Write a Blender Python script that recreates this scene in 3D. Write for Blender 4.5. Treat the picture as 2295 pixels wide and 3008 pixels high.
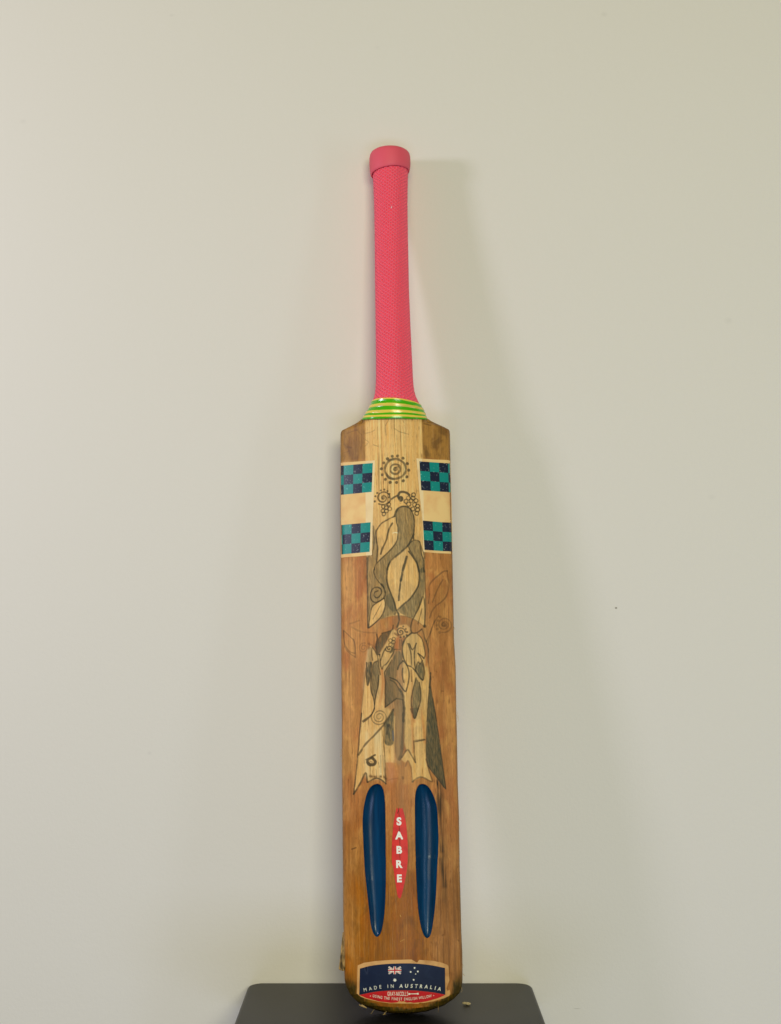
import bpy, bmesh, math
import numpy as np
from mathutils import Vector, Matrix

# ------------------------------------------------------------------ camera, light, exposure
scene = bpy.context.scene
for o in list(bpy.data.objects):
    bpy.data.objects.remove(o)
COL = scene.collection

cam_data = bpy.data.cameras.new('camera')
cam = bpy.data.objects.new('camera', cam_data)
COL.objects.link(cam)
cam.location = (0.0, -1.2545, 0.3761)
cam.rotation_euler = (math.radians(90.0) + 0.0681, 0.0, 0.0)
cam_data.sensor_fit = 'VERTICAL'
cam_data.sensor_height = 24.0
cam_data.sensor_width = 24.0
cam_data.lens = 24.0 * 3911.0 / 3008.0
cam_data.clip_start = 0.02
cam_data.clip_end = 50.0
scene.camera = cam

world = bpy.data.worlds.new('World')
scene.world = world
world.use_nodes = True
bg = world.node_tree.nodes['Background']
bg.inputs['Color'].default_value = (0.95, 0.97, 1.0, 1)
bg.inputs['Strength'].default_value = 0.075


def lamp(name, loc, target, size, power, color, size_y=None, shape='DISK'):
    d = bpy.data.lights.new(name, 'AREA')
    d.shape = 'RECTANGLE' if size_y else shape
    d.size = size
    if size_y:
        d.size_y = size_y
    d.energy = power
    d.color = color
    o = bpy.data.objects.new(name, d)
    COL.objects.link(o)
    o.location = loc
    o.rotation_euler = (Vector(target) - Vector(loc)).to_track_quat('-Z', 'Y').to_euler()
    return o


# cool lamp on the left that throws the clear shadow
lamp('key_lamp', (-1.30, -0.63, 0.87), (0.0, 0.05, 0.42), 0.20, 8.6, (0.80, 0.77, 1.0))
# warm ceiling light over the wall
lamp('ceiling_lamp', (0.0, -1.9, 2.6), (0.05, 0.05, 0.7), 1.2, 4.0, (1.0, 0.86, 0.10))
# broad warm window high behind the camera, added fill lamp below it to balance the wall
lamp('window_lamp', (0.3, -4.0, 1.50), (0.2, 0.05, 0.0), 2.2, 42.0, (1.0, 0.965, 0.34), size_y=0.9)
lamp('front_fill_lamp', (0.45, -2.6, 0.88), (0.30, 0.05, -0.35), 0.9, 23.0, (0.96, 0.96, 0.90), size_y=0.4)
lamp('low_blue_fill_lamp', (0.15, -2.2, -0.35), (0.1, 0.05, 0.0), 1.4, 14.0, (0.50, 0.60, 1.0), size_y=0.4)  # blue fill added to cool the lower wall, no floor is built
# soft grazing light along the wall from the left, tall narrow window on the right
lamp('left_window_lamp', (-1.7, -0.20, 1.15), (0.0, 0.08, 0.6), 1.2, 1.2, (1.0, 0.92, 0.74), size_y=1.2)
lamp('right_window_lamp', (1.7, -1.0, 0.35), (0.0, 0.05, 0.1), 0.22, 3.8, (0.70, 0.80, 1.0), size_y=1.1)

vs = scene.view_settings
vs.view_transform = 'Standard'
vs.look = 'None'
vs.exposure = -0.19
vs.gamma = 1.0
vs.use_curve_mapping = False
scene.render.engine = 'CYCLES'
scene.render.resolution_x = 781
scene.render.resolution_y = 1024

# ------------------------------------------------------------------ helpers


def srgb(r, g, b, k=1.0):
    """8 bit colour as read in the picture -> linear reflectance, k divides out the light level"""
    out = []
    for c in (r, g, b):
        c /= 255.0
        c = c / 12.92 if c <= 0.04045 else ((c + 0.055) / 1.055) ** 2.4
        out.append(min(0.95, c * k))
    return tuple(out)


def material(name, color=(0.5, 0.5, 0.5), rough=0.5, spec=0.5, attr=None, coat=0.0):
    m = bpy.data.materials.new(name)
    m.use_nodes = True
    nt = m.node_tree
    b = nt.nodes['Principled BSDF']
    b.inputs['Base Color'].default_value = (*color, 1)
    b.inputs['Roughness'].default_value = rough
    b.inputs['Specular IOR Level'].default_value = spec
    if coat:
        b.inputs['Coat Weight'].default_value = coat
        b.inputs['Coat Roughness'].default_value = 0.2
    if attr:
        a = nt.nodes.new('ShaderNodeAttribute')
        a.attribute_name = attr
        nt.links.new(a.outputs['Color'], b.inputs['Base Color'])
    return m


def node(m, kind, **kw):
    n = m.node_tree.nodes.new(kind)
    for k, v in kw.items():
        if k in n.inputs:
            n.inputs[k].default_value = v
        else:
            setattr(n, k, v)
    return n


def add_bump(m, scale, strength, dist, stretch=(1, 1, 1), detail=4.0, coord='Object', noise_rough=0.55):
    nt = m.node_tree
    tc = node(m, 'ShaderNodeTexCoord')
    mp = node(m, 'ShaderNodeMapping')
    mp.inputs['Scale'].default_value = stretch
    nz = node(m, 'ShaderNodeTexNoise')
    nz.inputs['Scale'].default_value = scale
    nz.inputs['Detail'].default_value = detail
    nz.inputs['Roughness'].default_value = noise_rough
    bp = node(m, 'ShaderNodeBump')
    bp.inputs['Strength'].default_value = strength
    bp.inputs['Distance'].default_value = dist
    nt.links.new(tc.outputs[coord], mp.inputs['Vector'])
    nt.links.new(mp.outputs['Vector'], nz.inputs['Vector'])
    nt.links.new(nz.outputs['Fac'], bp.inputs['Height'])
    nt.links.new(bp.outputs['Normal'], nt.nodes['Principled BSDF'].inputs['Normal'])
    return nz, bp


def vary_color(m, c1, c2, scale, stretch=(1, 1, 1), detail=4.0, lo=0.35, hi=0.65):
    nt = m.node_tree
    tc = node(m, 'ShaderNodeTexCoord')
    mp = node(m, 'ShaderNodeMapping')
    mp.inputs['Scale'].default_value = stretch
    nz = node(m, 'ShaderNodeTexNoise')
    nz.inputs['Scale'].default_value = scale
    nz.inputs['Detail'].default_value = detail
    rp = node(m, 'ShaderNodeValToRGB')
    rp.color_ramp.elements[0].position = lo
    rp.color_ramp.elements[0].color = (*c1, 1)
    rp.color_ramp.elements[1].position = hi
    rp.color_ramp.elements[1].color = (*c2, 1)
    nt.links.new(tc.outputs['Object'], mp.inputs['Vector'])
    nt.links.new(mp.outputs['Vector'], nz.inputs['Vector'])
    nt.links.new(nz.outputs['Fac'], rp.inputs['Fac'])
    nt.links.new(rp.outputs['Color'], nt.nodes['Principled BSDF'].inputs['Base Color'])
    return rp


def link(name, mesh, parent=None, mat=None):
    o = bpy.data.objects.new(name, mesh)
    COL.objects.link(o)
    if mat is not None:
        for m in (mat if isinstance(mat, (list, tuple)) else [mat]):
            mesh.materials.append(m)
    if parent is not None:
        o.parent = parent
    return o


def fast_mesh(name, verts, quads, color=None, smooth=True):
    me = bpy.data.meshes.new(name)
    verts = np.asarray(verts, np.float32)
    quads = np.asarray(quads, np.int32)
    me.vertices.add(len(verts))
    me.vertices.foreach_set('co', verts.ravel())
    me.loops.add(quads.size)
    me.loops.foreach_set('vertex_index', quads.ravel())
    me.polygons.add(len(quads))
    me.polygons.foreach_set('loop_start', np.arange(0, quads.size, quads.shape[1], dtype=np.int32))
    me.polygons.foreach_set('use_smooth', np.full(len(quads), smooth))
    me.update(calc_edges=True)
    if color is not None:
        a = me.color_attributes.new('paint', 'FLOAT_COLOR', 'POINT')
        rgba = np.ones((len(verts), 4), np.float32)
        rgba[:, :3] = color
        a.data.foreach_set('color', rgba.ravel())
    return me


def grid_quads(nr, nc, wrap=False):
    r = np.arange(nr - 1)[:, None]
    c = np.arange(nc if wrap else nc - 1)[None, :]
    c2 = (c + 1) % nc
    a = r * nc + c
    b = r * nc + c2
    d = (r + 1) * nc + c2
    e = (r + 1) * nc + c
    return np.stack([a, b, d, e], -1).reshape(-1, 4)


def lattice(ix, iy, seed):
    n = (ix.astype(np.int64) * 374761393 + iy.astype(np.int64) * 668265263 + seed * 1442695041) & 0xffffffff
    n = ((n ^ (n >> 13)) * 1274126177) & 0xffffffff
    return ((n ^ (n >> 16)) & 0xffff) / 65535.0


def noise(x, y, seed=0, octaves=1):
    out = np.zeros(np.broadcast(x, y).shape)
    amp, tot = 1.0, 0.0
    for o in range(octaves):
        X, Y = x * 2 ** o + 31.7 * o, y * 2 ** o + 17.3 * o
        ix, iy = np.floor(X), np.floor(Y)
        fx, fy = X - ix, Y - iy
        fx = fx * fx * (3 - 2 * fx)
        fy = fy * fy * (3 - 2 * fy)
        s = seed + 101 * o
        v = (lattice(ix, iy, s) * (1 - fx) + lattice(ix + 1, iy, s) * fx) * (1 - fy) + \
            (lattice(ix, iy + 1, s) * (1 - fx) + lattice(ix + 1, iy + 1, s) * fx) * fy
        out += amp * v
        tot += amp
        amp *= 0.5
    return out / tot


def smooth(a, b, x):
    t = np.clip((x - a) / (b - a), 0, 1)
    return t * t * (3 - 2 * t)


# ------------------------------------------------------------------ bat measurements, millimetres
# u across the blade, v along it from the toe, w out of its flat face towards the viewer
EDGE_L = ([1.96, 3.08, 5.16, 9.35, 12.67, 18.38, 24.35, 30.91, 42.82, 57.77, 72.79, 87.88, 130.48, 207.93, 239.4, 266.38, 303.23, 335.6, 421.18,
    492.53, 544.93, 546.65, 548.36, 549.52, 551.35, 553.36, 555.73, 559.13, 561.17, 563.52, 566.32], [1.33, -14.78, -25.61, -38.9, -44.14, -49.53, -52.58,
    -54.24, -54.45, -54.48, -54.66, -55.0, -54.81, -54.96, -54.86, -54.64, -54.83, -54.73, -54.53, -54.29, -53.7, -53.35, -52.33, -48.8, -43.91, -39.69,
    -35.97, -31.9, -29.53, -24.12, -20.04])
EDGE_R = ([1.96, 3.73, 7.93, 12.81, 17.76, 23.95, 29.29, 53.16, 71.18, 113.59, 128.87, 175.11, 206.31, 253.63, 269.55, 314.52, 340.5, 419.56, 490.92,
    543.32, 546.09, 547.83, 549.98, 551.42, 553.21, 555.7, 558.17, 560.29, 562.8, 566.32], [1.33, 20.9, 36.5, 45.93, 51.33, 53.66, 54.11, 54.39, 53.9,
    53.84, 53.74, 54.23, 53.71, 54.05, 53.95, 54.38, 53.37, 53.76, 53.93, 54.31, 54.04, 53.24, 47.91, 43.91, 40.09, 35.6, 32.29, 29.98, 24.31, 21.01])
SCOOPS = [[[70.31, 70.36, 70.53, 70.8, 71.17, 71.66, 72.25, 72.94, 73.74, 74.64, 75.64, 76.75, 77.95, 79.24, 80.63, 82.11, 83.68, 85.34, 87.08, 88.91,
    90.81, 92.79, 94.84, 96.96, 99.15, 101.39, 103.7, 106.06, 108.48, 110.94, 113.44, 115.99, 118.57, 121.18, 123.83, 126.49, 129.17, 131.87, 134.58,
    137.3, 140.01, 142.73, 145.44, 148.14, 150.82, 153.48, 156.13, 158.74, 161.32, 163.87, 166.37, 168.83, 171.25, 173.61, 175.92, 178.16, 180.35, 182.47,
    184.52, 186.5, 188.4, 190.23, 191.97, 193.63, 195.2, 196.68, 198.07, 199.36, 200.56, 201.67, 202.67, 203.57, 204.37, 205.06, 205.65, 206.14, 206.51,
    206.78, 206.95, 207.0], [-23.85, -23.92, -24.15, -24.57, -25.15, -25.74, -26.22, -26.66, -27.08, -27.48, -27.85, -28.2, -28.53, -28.84, -29.12,
    -29.38, -29.61, -29.8, -29.97, -30.13, -30.29, -30.47, -30.68, -30.9, -31.12, -31.36, -31.59, -31.83, -32.08, -32.34, -32.6, -32.87, -33.12, -33.38,
    -33.63, -33.86, -34.07, -34.24, -34.36, -34.46, -34.59, -34.73, -34.87, -34.99, -35.08, -35.17, -35.26, -35.34, -35.42, -35.51, -35.6, -35.65, -35.65,
    -35.6, -35.49, -35.33, -35.12, -34.87, -34.56, -34.23, -33.88, -33.51, -33.12, -32.72, -32.3, -31.86, -31.38, -30.85, -30.26, -29.65, -29.01, -28.3,
    -27.46, -26.63, -25.85, -25.01, -24.03, -22.68, -21.52, -21.21], [-23.85, -23.77, -23.52, -23.05, -22.43, -21.81, -21.31, -20.86, -20.43, -20.02,
    -19.66, -19.33, -19.03, -18.74, -18.46, -18.17, -17.87, -17.58, -17.29, -17.02, -16.78, -16.56, -16.36, -16.18, -16.0, -15.85, -15.7, -15.57, -15.44,
    -15.33, -15.24, -15.15, -15.07, -15.0, -14.94, -14.88, -14.83, -14.79, -14.75, -14.71, -14.69, -14.8, -14.79, -14.77, -14.75, -14.73, -14.7, -14.68,
    -14.66, -14.64, -14.63, -14.62, -14.6, -14.6, -14.59, -14.58, -14.59, -14.6, -14.62, -14.65, -14.7, -14.77, -14.87, -14.99, -15.12, -15.28, -15.47,
    -15.67, -15.92, -16.22, -16.59, -17.0, -17.42, -17.88, -18.39, -18.99, -19.73, -20.58, -21.06, -21.21]], [[68.56, 68.61, 68.78, 69.05, 69.43, 69.92,
    70.51, 71.21, 72.02, 72.93, 73.94, 75.05, 76.26, 77.57, 78.97, 80.46, 82.05, 83.72, 85.47, 87.31, 89.23, 91.23, 93.29, 95.43, 97.64, 99.9, 102.23,
    104.61, 107.05, 109.53, 112.05, 114.62, 117.22, 119.86, 122.52, 125.21, 127.91, 130.63, 133.37, 136.1, 138.85, 141.58, 144.32, 147.04, 149.74, 152.43,
    155.09, 157.73, 160.33, 162.9, 165.42, 167.9, 170.34, 172.72, 175.05, 177.31, 179.52, 181.66, 183.72, 185.72, 187.64, 189.48, 191.23, 192.9, 194.49,
    195.98, 197.38, 198.69, 199.9, 201.01, 202.02, 202.93, 203.74, 204.44, 205.03, 205.52, 205.9, 206.17, 206.34, 206.39], [21.81, 21.74, 21.54, 21.12,
    20.53, 19.99, 19.53, 19.13, 18.72, 18.31, 17.92, 17.53, 17.16, 16.81, 16.48, 16.17, 15.85, 15.55, 15.26, 14.98, 14.72, 14.46, 14.24, 14.04, 13.88,
    13.76, 13.66, 13.56, 13.46, 13.36, 13.27, 13.17, 13.07, 12.98, 12.9, 12.82, 12.74, 12.67, 12.62, 12.64, 12.69, 12.68, 12.63, 12.59, 12.58, 12.56,
    12.56, 12.55, 12.55, 12.55, 12.56, 12.56, 12.57, 12.58, 12.59, 12.61, 12.62, 12.65, 12.68, 12.71, 12.74, 12.79, 12.85, 12.92, 13.06, 13.24, 13.44,
    13.69, 13.98, 14.31, 14.68, 15.09, 15.54, 16.03, 16.57, 17.18, 17.89, 18.98, 19.82, 20.04], [21.81, 21.91, 22.21, 22.83, 23.5, 23.98, 24.39, 24.78,
    25.14, 25.47, 25.79, 26.09, 26.38, 26.66, 26.94, 27.22, 27.51, 27.79, 28.08, 28.36, 28.65, 28.94, 29.21, 29.48, 29.75, 30.01, 30.25, 30.49, 30.71,
    30.91, 31.1, 31.26, 31.42, 31.59, 31.76, 31.94, 32.13, 32.33, 32.53, 32.73, 32.94, 33.39, 33.53, 33.64, 33.73, 33.8, 33.87, 33.93, 33.96, 33.97,
    33.96, 33.92, 33.85, 33.78, 33.7, 33.62, 33.51, 33.38, 33.21, 32.97, 32.63, 32.16, 31.62, 31.08, 30.52, 29.95, 29.35, 28.72, 28.06, 27.37, 26.66,
    25.95, 25.25, 24.52, 23.7, 22.87, 21.98, 20.91, 20.25, 20.04]]]
PALE = [((214, 173, 114), 0.5, [(-29.08, 559.65), (26.08, 557.52), (26.5, 540.37), (26.57, 515.67), (26.3, 423.8), (26.22, 392.54), (26.22, 369.31),
    (25.41, 351.97), (25.24, 351.59), (23.21, 353.12), (21.19, 354.65), (19.16, 356.06), (17.16, 357.31), (15.16, 358.43), (13.07, 359.42), (10.84,
    360.32), (8.53, 361.09), (6.21, 361.66), (3.98, 361.98), (1.75, 362.1), (-0.66, 362.08), (-3.37, 361.93), (-6.26, 361.64), (-9.07, 361.18), (-11.74,
    360.55), (-14.33, 359.75), (-16.75, 358.82), (-18.98, 357.74), (-21.05, 356.52), (-22.94, 355.29), (-24.61, 354.1), (-26.1, 352.9), (-27.6, 351.7),
    (-28.76, 351.76), (-28.91, 385.74), (-29.17, 416.95), (-29.14, 516.72)]), ((210, 170, 112), 0.6, [(-26.27, 334.4), (-28.64, 328.8), (-30.44, 319.74),
    (-31.16, 310.65), (-32.45, 298.58), (-34.11, 287.32), (-35.54, 276.07), (-35.38, 271.93), (-37.31, 257.03), (-39.29, 237.49), (-41.36, 217.25),
    (-43.73, 198.24), (-37.87, 207.13), (-32.58, 215.99), (-30.68, 208.62), (-24.31, 211.04), (-18.79, 210.83), (-13.73, 206.93), (-14.14, 216.94),
    (-14.24, 226.21), (-4.81, 226.07), (-5.35, 242.32), (-4.35, 256.28), (-3.77, 267.97), (-5.14, 269.27), (-5.57, 290.19), (-11.4, 305.38), (-11.31,
    311.42), (-6.65, 318.83), (-4.21, 329.37), (-4.5, 335.46), (-0.98, 341.46), (-0.9, 346.79), (-3.91, 349.15), (-6.2, 348.46), (-10.94, 337.19),
    (-15.62, 329.75), (-18.72, 326.07), (-20.98, 328.45), (-23.99, 332.39)]), ((211, 171, 112), 0.6, [(12.05, 345.25), (18.18, 344.94), (21.93, 340.42),
    (24.47, 332.45), (25.03, 321.79), (27.48, 309.68), (28.44, 300.6), (27.38, 286.26), (25.97, 273.5), (26.09, 270.87), (24.58, 255.98), (23.35, 242.73),
    (23.98, 225.63), (26.22, 217.85), (28.44, 208.92), (19.75, 212.41), (12.6, 210.0), (10.58, 207.35), (10.43, 221.21), (7.0, 228.06), (4.21, 225.94),
    (0.33, 229.08), (5.97, 236.73), (3.76, 246.06), (3.6, 260.06), (5.05, 275.67), (3.55, 271.36), (3.73, 282.56), (3.48, 290.04), (-0.89, 299.85),
    (-1.88, 308.9), (-0.28, 314.15), (3.61, 320.16), (3.2, 327.74), (4.09, 335.32), (7.01, 341.03)]), ((168, 126, 84), 1.4, [(-4.2, 330.13), (3.35,
    327.73), (4.11, 305.06), (3.42, 263.92), (3.08, 252.28), (1.95, 232.15), (-2.05, 227.57), (-5.05, 226.08), (-5.34, 243.09), (-3.72, 271.1), (-12.94,
    277.05), (-13.71, 302.44), (-12.09, 309.93), (-6.65, 318.83)]), ((206, 160, 104), 0.6, [(-0.84, 350.6), (1.48, 352.87), (7.6, 353.63), (12.13,
    349.84), (12.83, 346.02), (7.39, 341.41), (3.58, 341.41), (0.59, 344.48)]), ((150, 122, 78), 0.5, [(28.95, 299.09), (30.99, 286.28), (33.59, 271.25),
    (33.16, 274.03), (35.95, 253.57), (39.22, 225.4), (41.92, 201.25), (32.52, 213.09), (25.51, 222.51), (23.55, 236.5), (25.38, 263.81), (26.39, 274.02),
    (26.18, 272.75), (27.46, 286.26)])]
SHADE = [(0.62, [(-1.43, 459.23), (-0.79, 460.88), (-0.15, 462.54), (0.58, 463.94), (1.37, 464.96), (2.24, 465.72), (3.33, 466.32), (4.76, 466.8),
    (6.41, 467.12), (8.01, 467.18), (9.52, 466.95), (10.98, 466.46), (12.27, 465.7), (13.3, 464.65), (14.16, 463.33), (14.93, 461.83), (15.66, 460.21),
    (16.3, 458.41), (16.78, 456.35), (17.07, 453.9), (17.21, 451.18), (17.18, 448.46), (16.98, 445.77), (16.61, 443.07), (16.1, 440.54), (15.44, 438.3),
    (14.63, 436.24), (13.65, 434.17), (12.49, 431.99), (11.16, 429.81), (9.66, 427.8), (7.97, 426.09), (6.11, 424.56), (4.17, 423.03), (2.09, 421.48),
    (-0.08, 419.95), (-2.07, 418.4), (-3.82, 416.88), (-5.4, 415.32), (-6.76, 413.5), (-7.92, 411.29), (-8.87, 408.82), (-9.56, 406.23), (-9.96, 403.47),
    (-10.1, 400.59), (-10.07, 397.86), (-9.88, 395.39), (-9.51, 393.07), (-9.02, 390.84), (-8.39, 388.75), (-7.64, 386.74), (-6.81, 384.57), (-5.86,
    382.13), (-4.83, 379.52), (-3.86, 376.75), (-2.83, 373.47), (-1.87, 370.03), (-1.49, 367.46), (-2.01, 366.2), (-3.12, 365.8), (-4.41, 366.01), (-5.87,
    366.82), (-7.51, 368.25), (-8.94, 370.01), (-10.01, 372.1), (-10.87, 374.53), (-11.52, 377.04), (-11.84, 379.66), (-11.94, 382.35), (-12.18, 384.79),
    (-12.63, 386.79), (-13.22, 388.54), (-14.02, 390.3), (-15.14, 392.13), (-16.47, 393.98), (-17.8, 395.92), (-19.17, 398.07), (-20.54, 400.31), (-21.58,
    402.37), (-22.13, 404.1), (-22.34, 405.65), (-22.29, 407.09), (-22.13, 408.3), (-21.72, 409.4), (-20.69, 410.89), (-18.8, 413.01), (-16.31, 415.52),
    (-13.64, 418.13), (-10.75, 420.83), (-7.7, 423.64), (-5.03, 426.32), (-2.92, 428.68), (-1.2, 430.89), (0.09, 433.22), (0.86, 435.79), (1.2, 438.47),
    (1.37, 441.06), (1.44, 443.53), (1.34, 445.92), (1.1, 448.14), (0.7, 450.1), (0.17, 451.88), (-0.36, 453.67)]), (0.55, [(-22.15, 449.32), (-21.18,
    447.23), (-20.21, 445.15), (-19.51, 442.82), (-19.27, 440.06), (-19.28, 437.06), (-19.23, 434.14), (-18.9, 431.6), (-18.5, 429.15), (-18.33, 426.23),
    (-18.52, 422.22), (-18.94, 417.76), (-19.49, 414.17), (-20.24, 412.16), (-21.12, 411.03), (-21.87, 410.03), (-22.44, 409.02), (-22.88, 408.13),
    (-23.07, 406.98), (-22.99, 405.39), (-22.65, 403.54), (-21.97, 401.61), (-20.81, 399.64), (-19.3, 397.58), (-17.8, 395.54), (-16.33, 393.47), (-14.86,
    391.41), (-13.65, 389.5), (-12.76, 387.86), (-12.13, 386.35), (-11.79, 384.77), (-11.7, 382.95), (-11.92, 381.06), (-12.64, 379.41), (-14.1, 378.2),
    (-16.08, 377.24), (-18.06, 376.2), (-19.98, 374.96), (-21.91, 373.63), (-23.5, 372.25), (-24.57, 370.88), (-25.3, 369.45), (-25.87, 367.76), (-26.25,
    365.71), (-26.46, 363.4), (-26.72, 360.87), (-27.12, 357.66), (-27.56, 354.24), (-27.98, 352.1), (-28.42, 351.13), (-28.84, 351.44), (-29.11, 354.85),
    (-29.13, 362.92), (-29.0, 374.14), (-28.91, 385.74), (-29.09, 398.14), (-29.31, 410.95), (-28.98, 420.07), (-27.56, 422.13), (-25.59, 420.46),
    (-24.06, 420.97), (-23.43, 426.35), (-23.23, 433.91), (-23.03, 441.49)]), (0.6, [(-11.86, 380.14), (-10.1, 381.75), (-8.35, 383.37), (-6.82, 383.79),
    (-5.66, 382.32), (-4.73, 379.66), (-3.86, 376.75), (-2.89, 373.65), (-1.97, 370.29), (-1.49, 367.46), (-1.46, 365.47), (-1.85, 364.0), (-2.93, 362.9),
    (-5.08, 362.27), (-7.92, 362.01), (-10.59, 361.63), (-13.1, 360.55), (-15.44, 359.35), (-16.75, 359.21), (-16.34, 360.87), (-14.9, 363.59), (-13.58,
    366.36), (-12.83, 368.86), (-12.19, 371.41), (-11.56, 373.96)]), (0.62, [(10.85, 429.39), (11.73, 430.52), (12.61, 431.64), (13.62, 432.6), (14.84,
    433.38), (16.19, 433.99), (17.54, 434.29), (18.93, 434.27), (20.31, 433.94), (21.41, 433.26), (22.07, 432.21), (22.44, 430.79), (22.74, 428.99),
    (22.95, 426.58), (23.1, 423.78), (23.36, 421.16), (23.91, 419.15), (24.59, 417.32), (25.11, 414.97), (25.54, 411.28), (25.82, 407.06), (25.52,
    404.04), (24.15, 403.04), (22.2, 403.23), (20.69, 403.88), (20.12, 404.75), (19.99, 406.08), (19.76, 407.74), (19.32, 409.81), (18.78, 412.22),
    (17.95, 414.71), (16.64, 417.22), (15.04, 419.81), (13.44, 422.41)]), (0.66, [(20.49, 405.58), (22.36, 407.09), (24.24, 408.6), (25.6, 408.11),
    (26.15, 404.08), (26.19, 398.05), (26.07, 392.54), (25.91, 388.39), (25.59, 384.76), (25.07, 381.64), (24.26, 379.27), (23.25, 377.41), (22.23,
    375.38), (21.32, 372.81), (20.41, 370.07), (19.38, 367.6), (18.11, 365.49), (16.72, 363.64), (15.42, 362.14), (14.43, 360.96), (13.54, 360.12),
    (12.31, 359.79), (10.5, 360.12), (8.36, 360.95), (6.22, 362.05), (3.81, 363.38), (1.4, 364.97), (0.18, 366.66), (0.89, 368.39), (2.79, 370.2), (4.86,
    372.02), (6.84, 373.77), (9.01, 375.53), (11.09, 377.47), (13.06, 379.67), (14.95, 382.05), (16.61, 384.51), (18.0, 387.07), (19.15, 389.71), (20.01,
    392.35), (20.46, 394.95), (20.62, 397.54), (20.77, 400.14)]), (0.35, [(24.26, 380.07), (24.96, 379.66), (25.67, 379.25), (26.14, 377.03), (26.26,
    370.65), (26.16, 362.48), (25.99, 357.75), (25.77, 359.31), (25.49, 364.29), (25.21, 369.28)]), (0.72, [(-20.92, 333.02), (-20.18, 335.78), (-19.43,
    338.54), (-18.52, 340.92), (-17.51, 342.71), (-16.33, 344.12), (-14.64, 345.33), (-11.79, 346.59), (-8.45, 347.67), (-6.21, 348.08), (-5.94, 347.5),
    (-6.77, 346.24), (-7.78, 344.7), (-8.66, 342.95), (-9.7, 340.91), (-10.92, 338.71), (-12.43, 336.24), (-14.11, 333.61), (-15.6, 331.27), (-16.73,
    329.22), (-17.66, 327.45), (-18.49, 326.45), (-19.19, 326.6), (-19.78, 327.51), (-20.37, 328.42)]), (0.7, [(-20.17, 320.06), (-21.3, 319.57), (-22.42,
    319.08), (-23.41, 317.91), (-24.2, 315.61), (-24.85, 312.64), (-25.42, 309.66), (-25.95, 306.98), (-26.39, 304.31), (-26.67, 301.38), (-26.76, 297.8),
    (-26.67, 293.97), (-26.42, 290.81), (-25.89, 288.83), (-25.19, 287.51), (-24.57, 286.23), (-24.21, 284.34), (-23.94, 282.5), (-23.48, 282.07),
    (-22.66, 283.91), (-21.65, 287.16), (-20.71, 290.62), (-19.85, 294.07), (-19.06, 297.74), (-18.52, 301.09), (-18.34, 303.82), (-18.41, 306.23),
    (-18.57, 308.64), (-18.8, 311.17), (-19.13, 313.7), (-19.46, 316.24)]), (0.85, [(-30.3, 318.59), (-28.51, 319.12), (-26.72, 319.64), (-25.54, 319.14),
    (-25.26, 317.06), (-25.59, 313.96), (-26.18, 310.44), (-27.06, 305.89), (-28.2, 300.94), (-29.16, 298.08), (-29.72, 298.84), (-30.09, 301.7), (-30.46,
    304.56)]), (0.45, [(-28.58, 334.13), (-27.32, 333.56), (-26.06, 333.0), (-25.15, 331.68), (-24.79, 328.91), (-24.79, 325.4), (-24.88, 322.53),
    (-24.88, 320.86), (-24.98, 319.82), (-25.54, 319.14), (-26.82, 318.84), (-28.56, 318.91), (-30.3, 318.97)]), (0.72, [(-12.09, 309.93), (-10.19,
    312.95), (-8.29, 315.97), (-6.65, 318.83), (-5.4, 321.59), (-4.41, 324.18), (-3.5, 326.32), (-2.72, 328.0), (-2.02, 329.22), (-1.17, 329.68), (0.09,
    329.12), (1.51, 327.82), (2.57, 326.22), (3.16, 324.45), (3.4, 322.39), (3.08, 320.16), (1.81, 317.76), (-0.02, 315.21), (-1.44, 312.66), (-1.98,
    310.01), (-2.11, 307.34), (-2.32, 305.14), (-2.98, 303.89), (-3.72, 303.1), (-3.88, 301.79), (-3.03, 299.32), (-1.61, 296.34), (-0.23, 293.83), (1.01,
    292.33), (2.2, 291.29), (2.95, 290.05), (3.25, 288.17), (3.11, 286.09), (2.26, 284.44), (0.37, 283.71), (-2.24, 283.41), (-4.93, 282.69), (-7.83,
    280.4), (-10.82, 277.67), (-12.94, 277.05), (-13.57, 280.14), (-13.32, 285.33), (-13.13, 290.39), (-13.29, 294.5), (-13.5, 298.47), (-13.71,
    302.44)]), (0.8, [(-14.13, 261.94), (-11.84, 265.19), (-9.56, 268.44), (-7.67, 271.18), (-6.32, 273.82), (-5.37, 275.95), (-4.83, 275.82), (-4.84,
    272.16), (-5.25, 266.27), (-5.63, 260.2), (-5.55, 253.99), (-5.44, 247.61), (-6.12, 243.11), (-8.41, 241.41), (-11.49, 241.58), (-13.77, 242.85),
    (-14.42, 245.36), (-14.26, 248.97), (-14.11, 252.58)]), (0.45, [(-4.93, 282.69), (-1.72, 283.96), (1.5, 285.24), (3.76, 284.05), (4.44, 278.36),
    (4.15, 270.21), (3.79, 263.18), (3.62, 259.15), (3.37, 256.23), (3.08, 252.28), (2.84, 245.67), (2.56, 238.04), (1.95, 232.15), (0.79, 228.96),
    (-0.69, 227.5), (-2.05, 227.57), (-3.2, 229.14), (-4.23, 232.24), (-4.88, 236.89), (-4.94, 244.06), (-4.61, 252.8), (-4.29, 260.18), (-4.09, 264.74),
    (-3.91, 267.92), (-3.72, 271.1)]), (0.72, [(15.86, 303.54), (16.93, 302.15), (17.99, 300.76), (18.83, 299.03), (19.35, 296.8), (19.66, 294.23),
    (19.83, 291.5), (19.96, 288.61), (19.96, 285.55), (19.66, 282.49), (18.91, 279.42), (17.86, 276.36), (16.82, 273.51), (15.86, 270.52), (14.91,
    267.73), (14.03, 266.44), (13.23, 267.44), (12.5, 269.93), (11.88, 272.79), (11.32, 275.81), (10.88, 279.2), (10.77, 282.51), (11.16, 285.56), (11.88,
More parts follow.
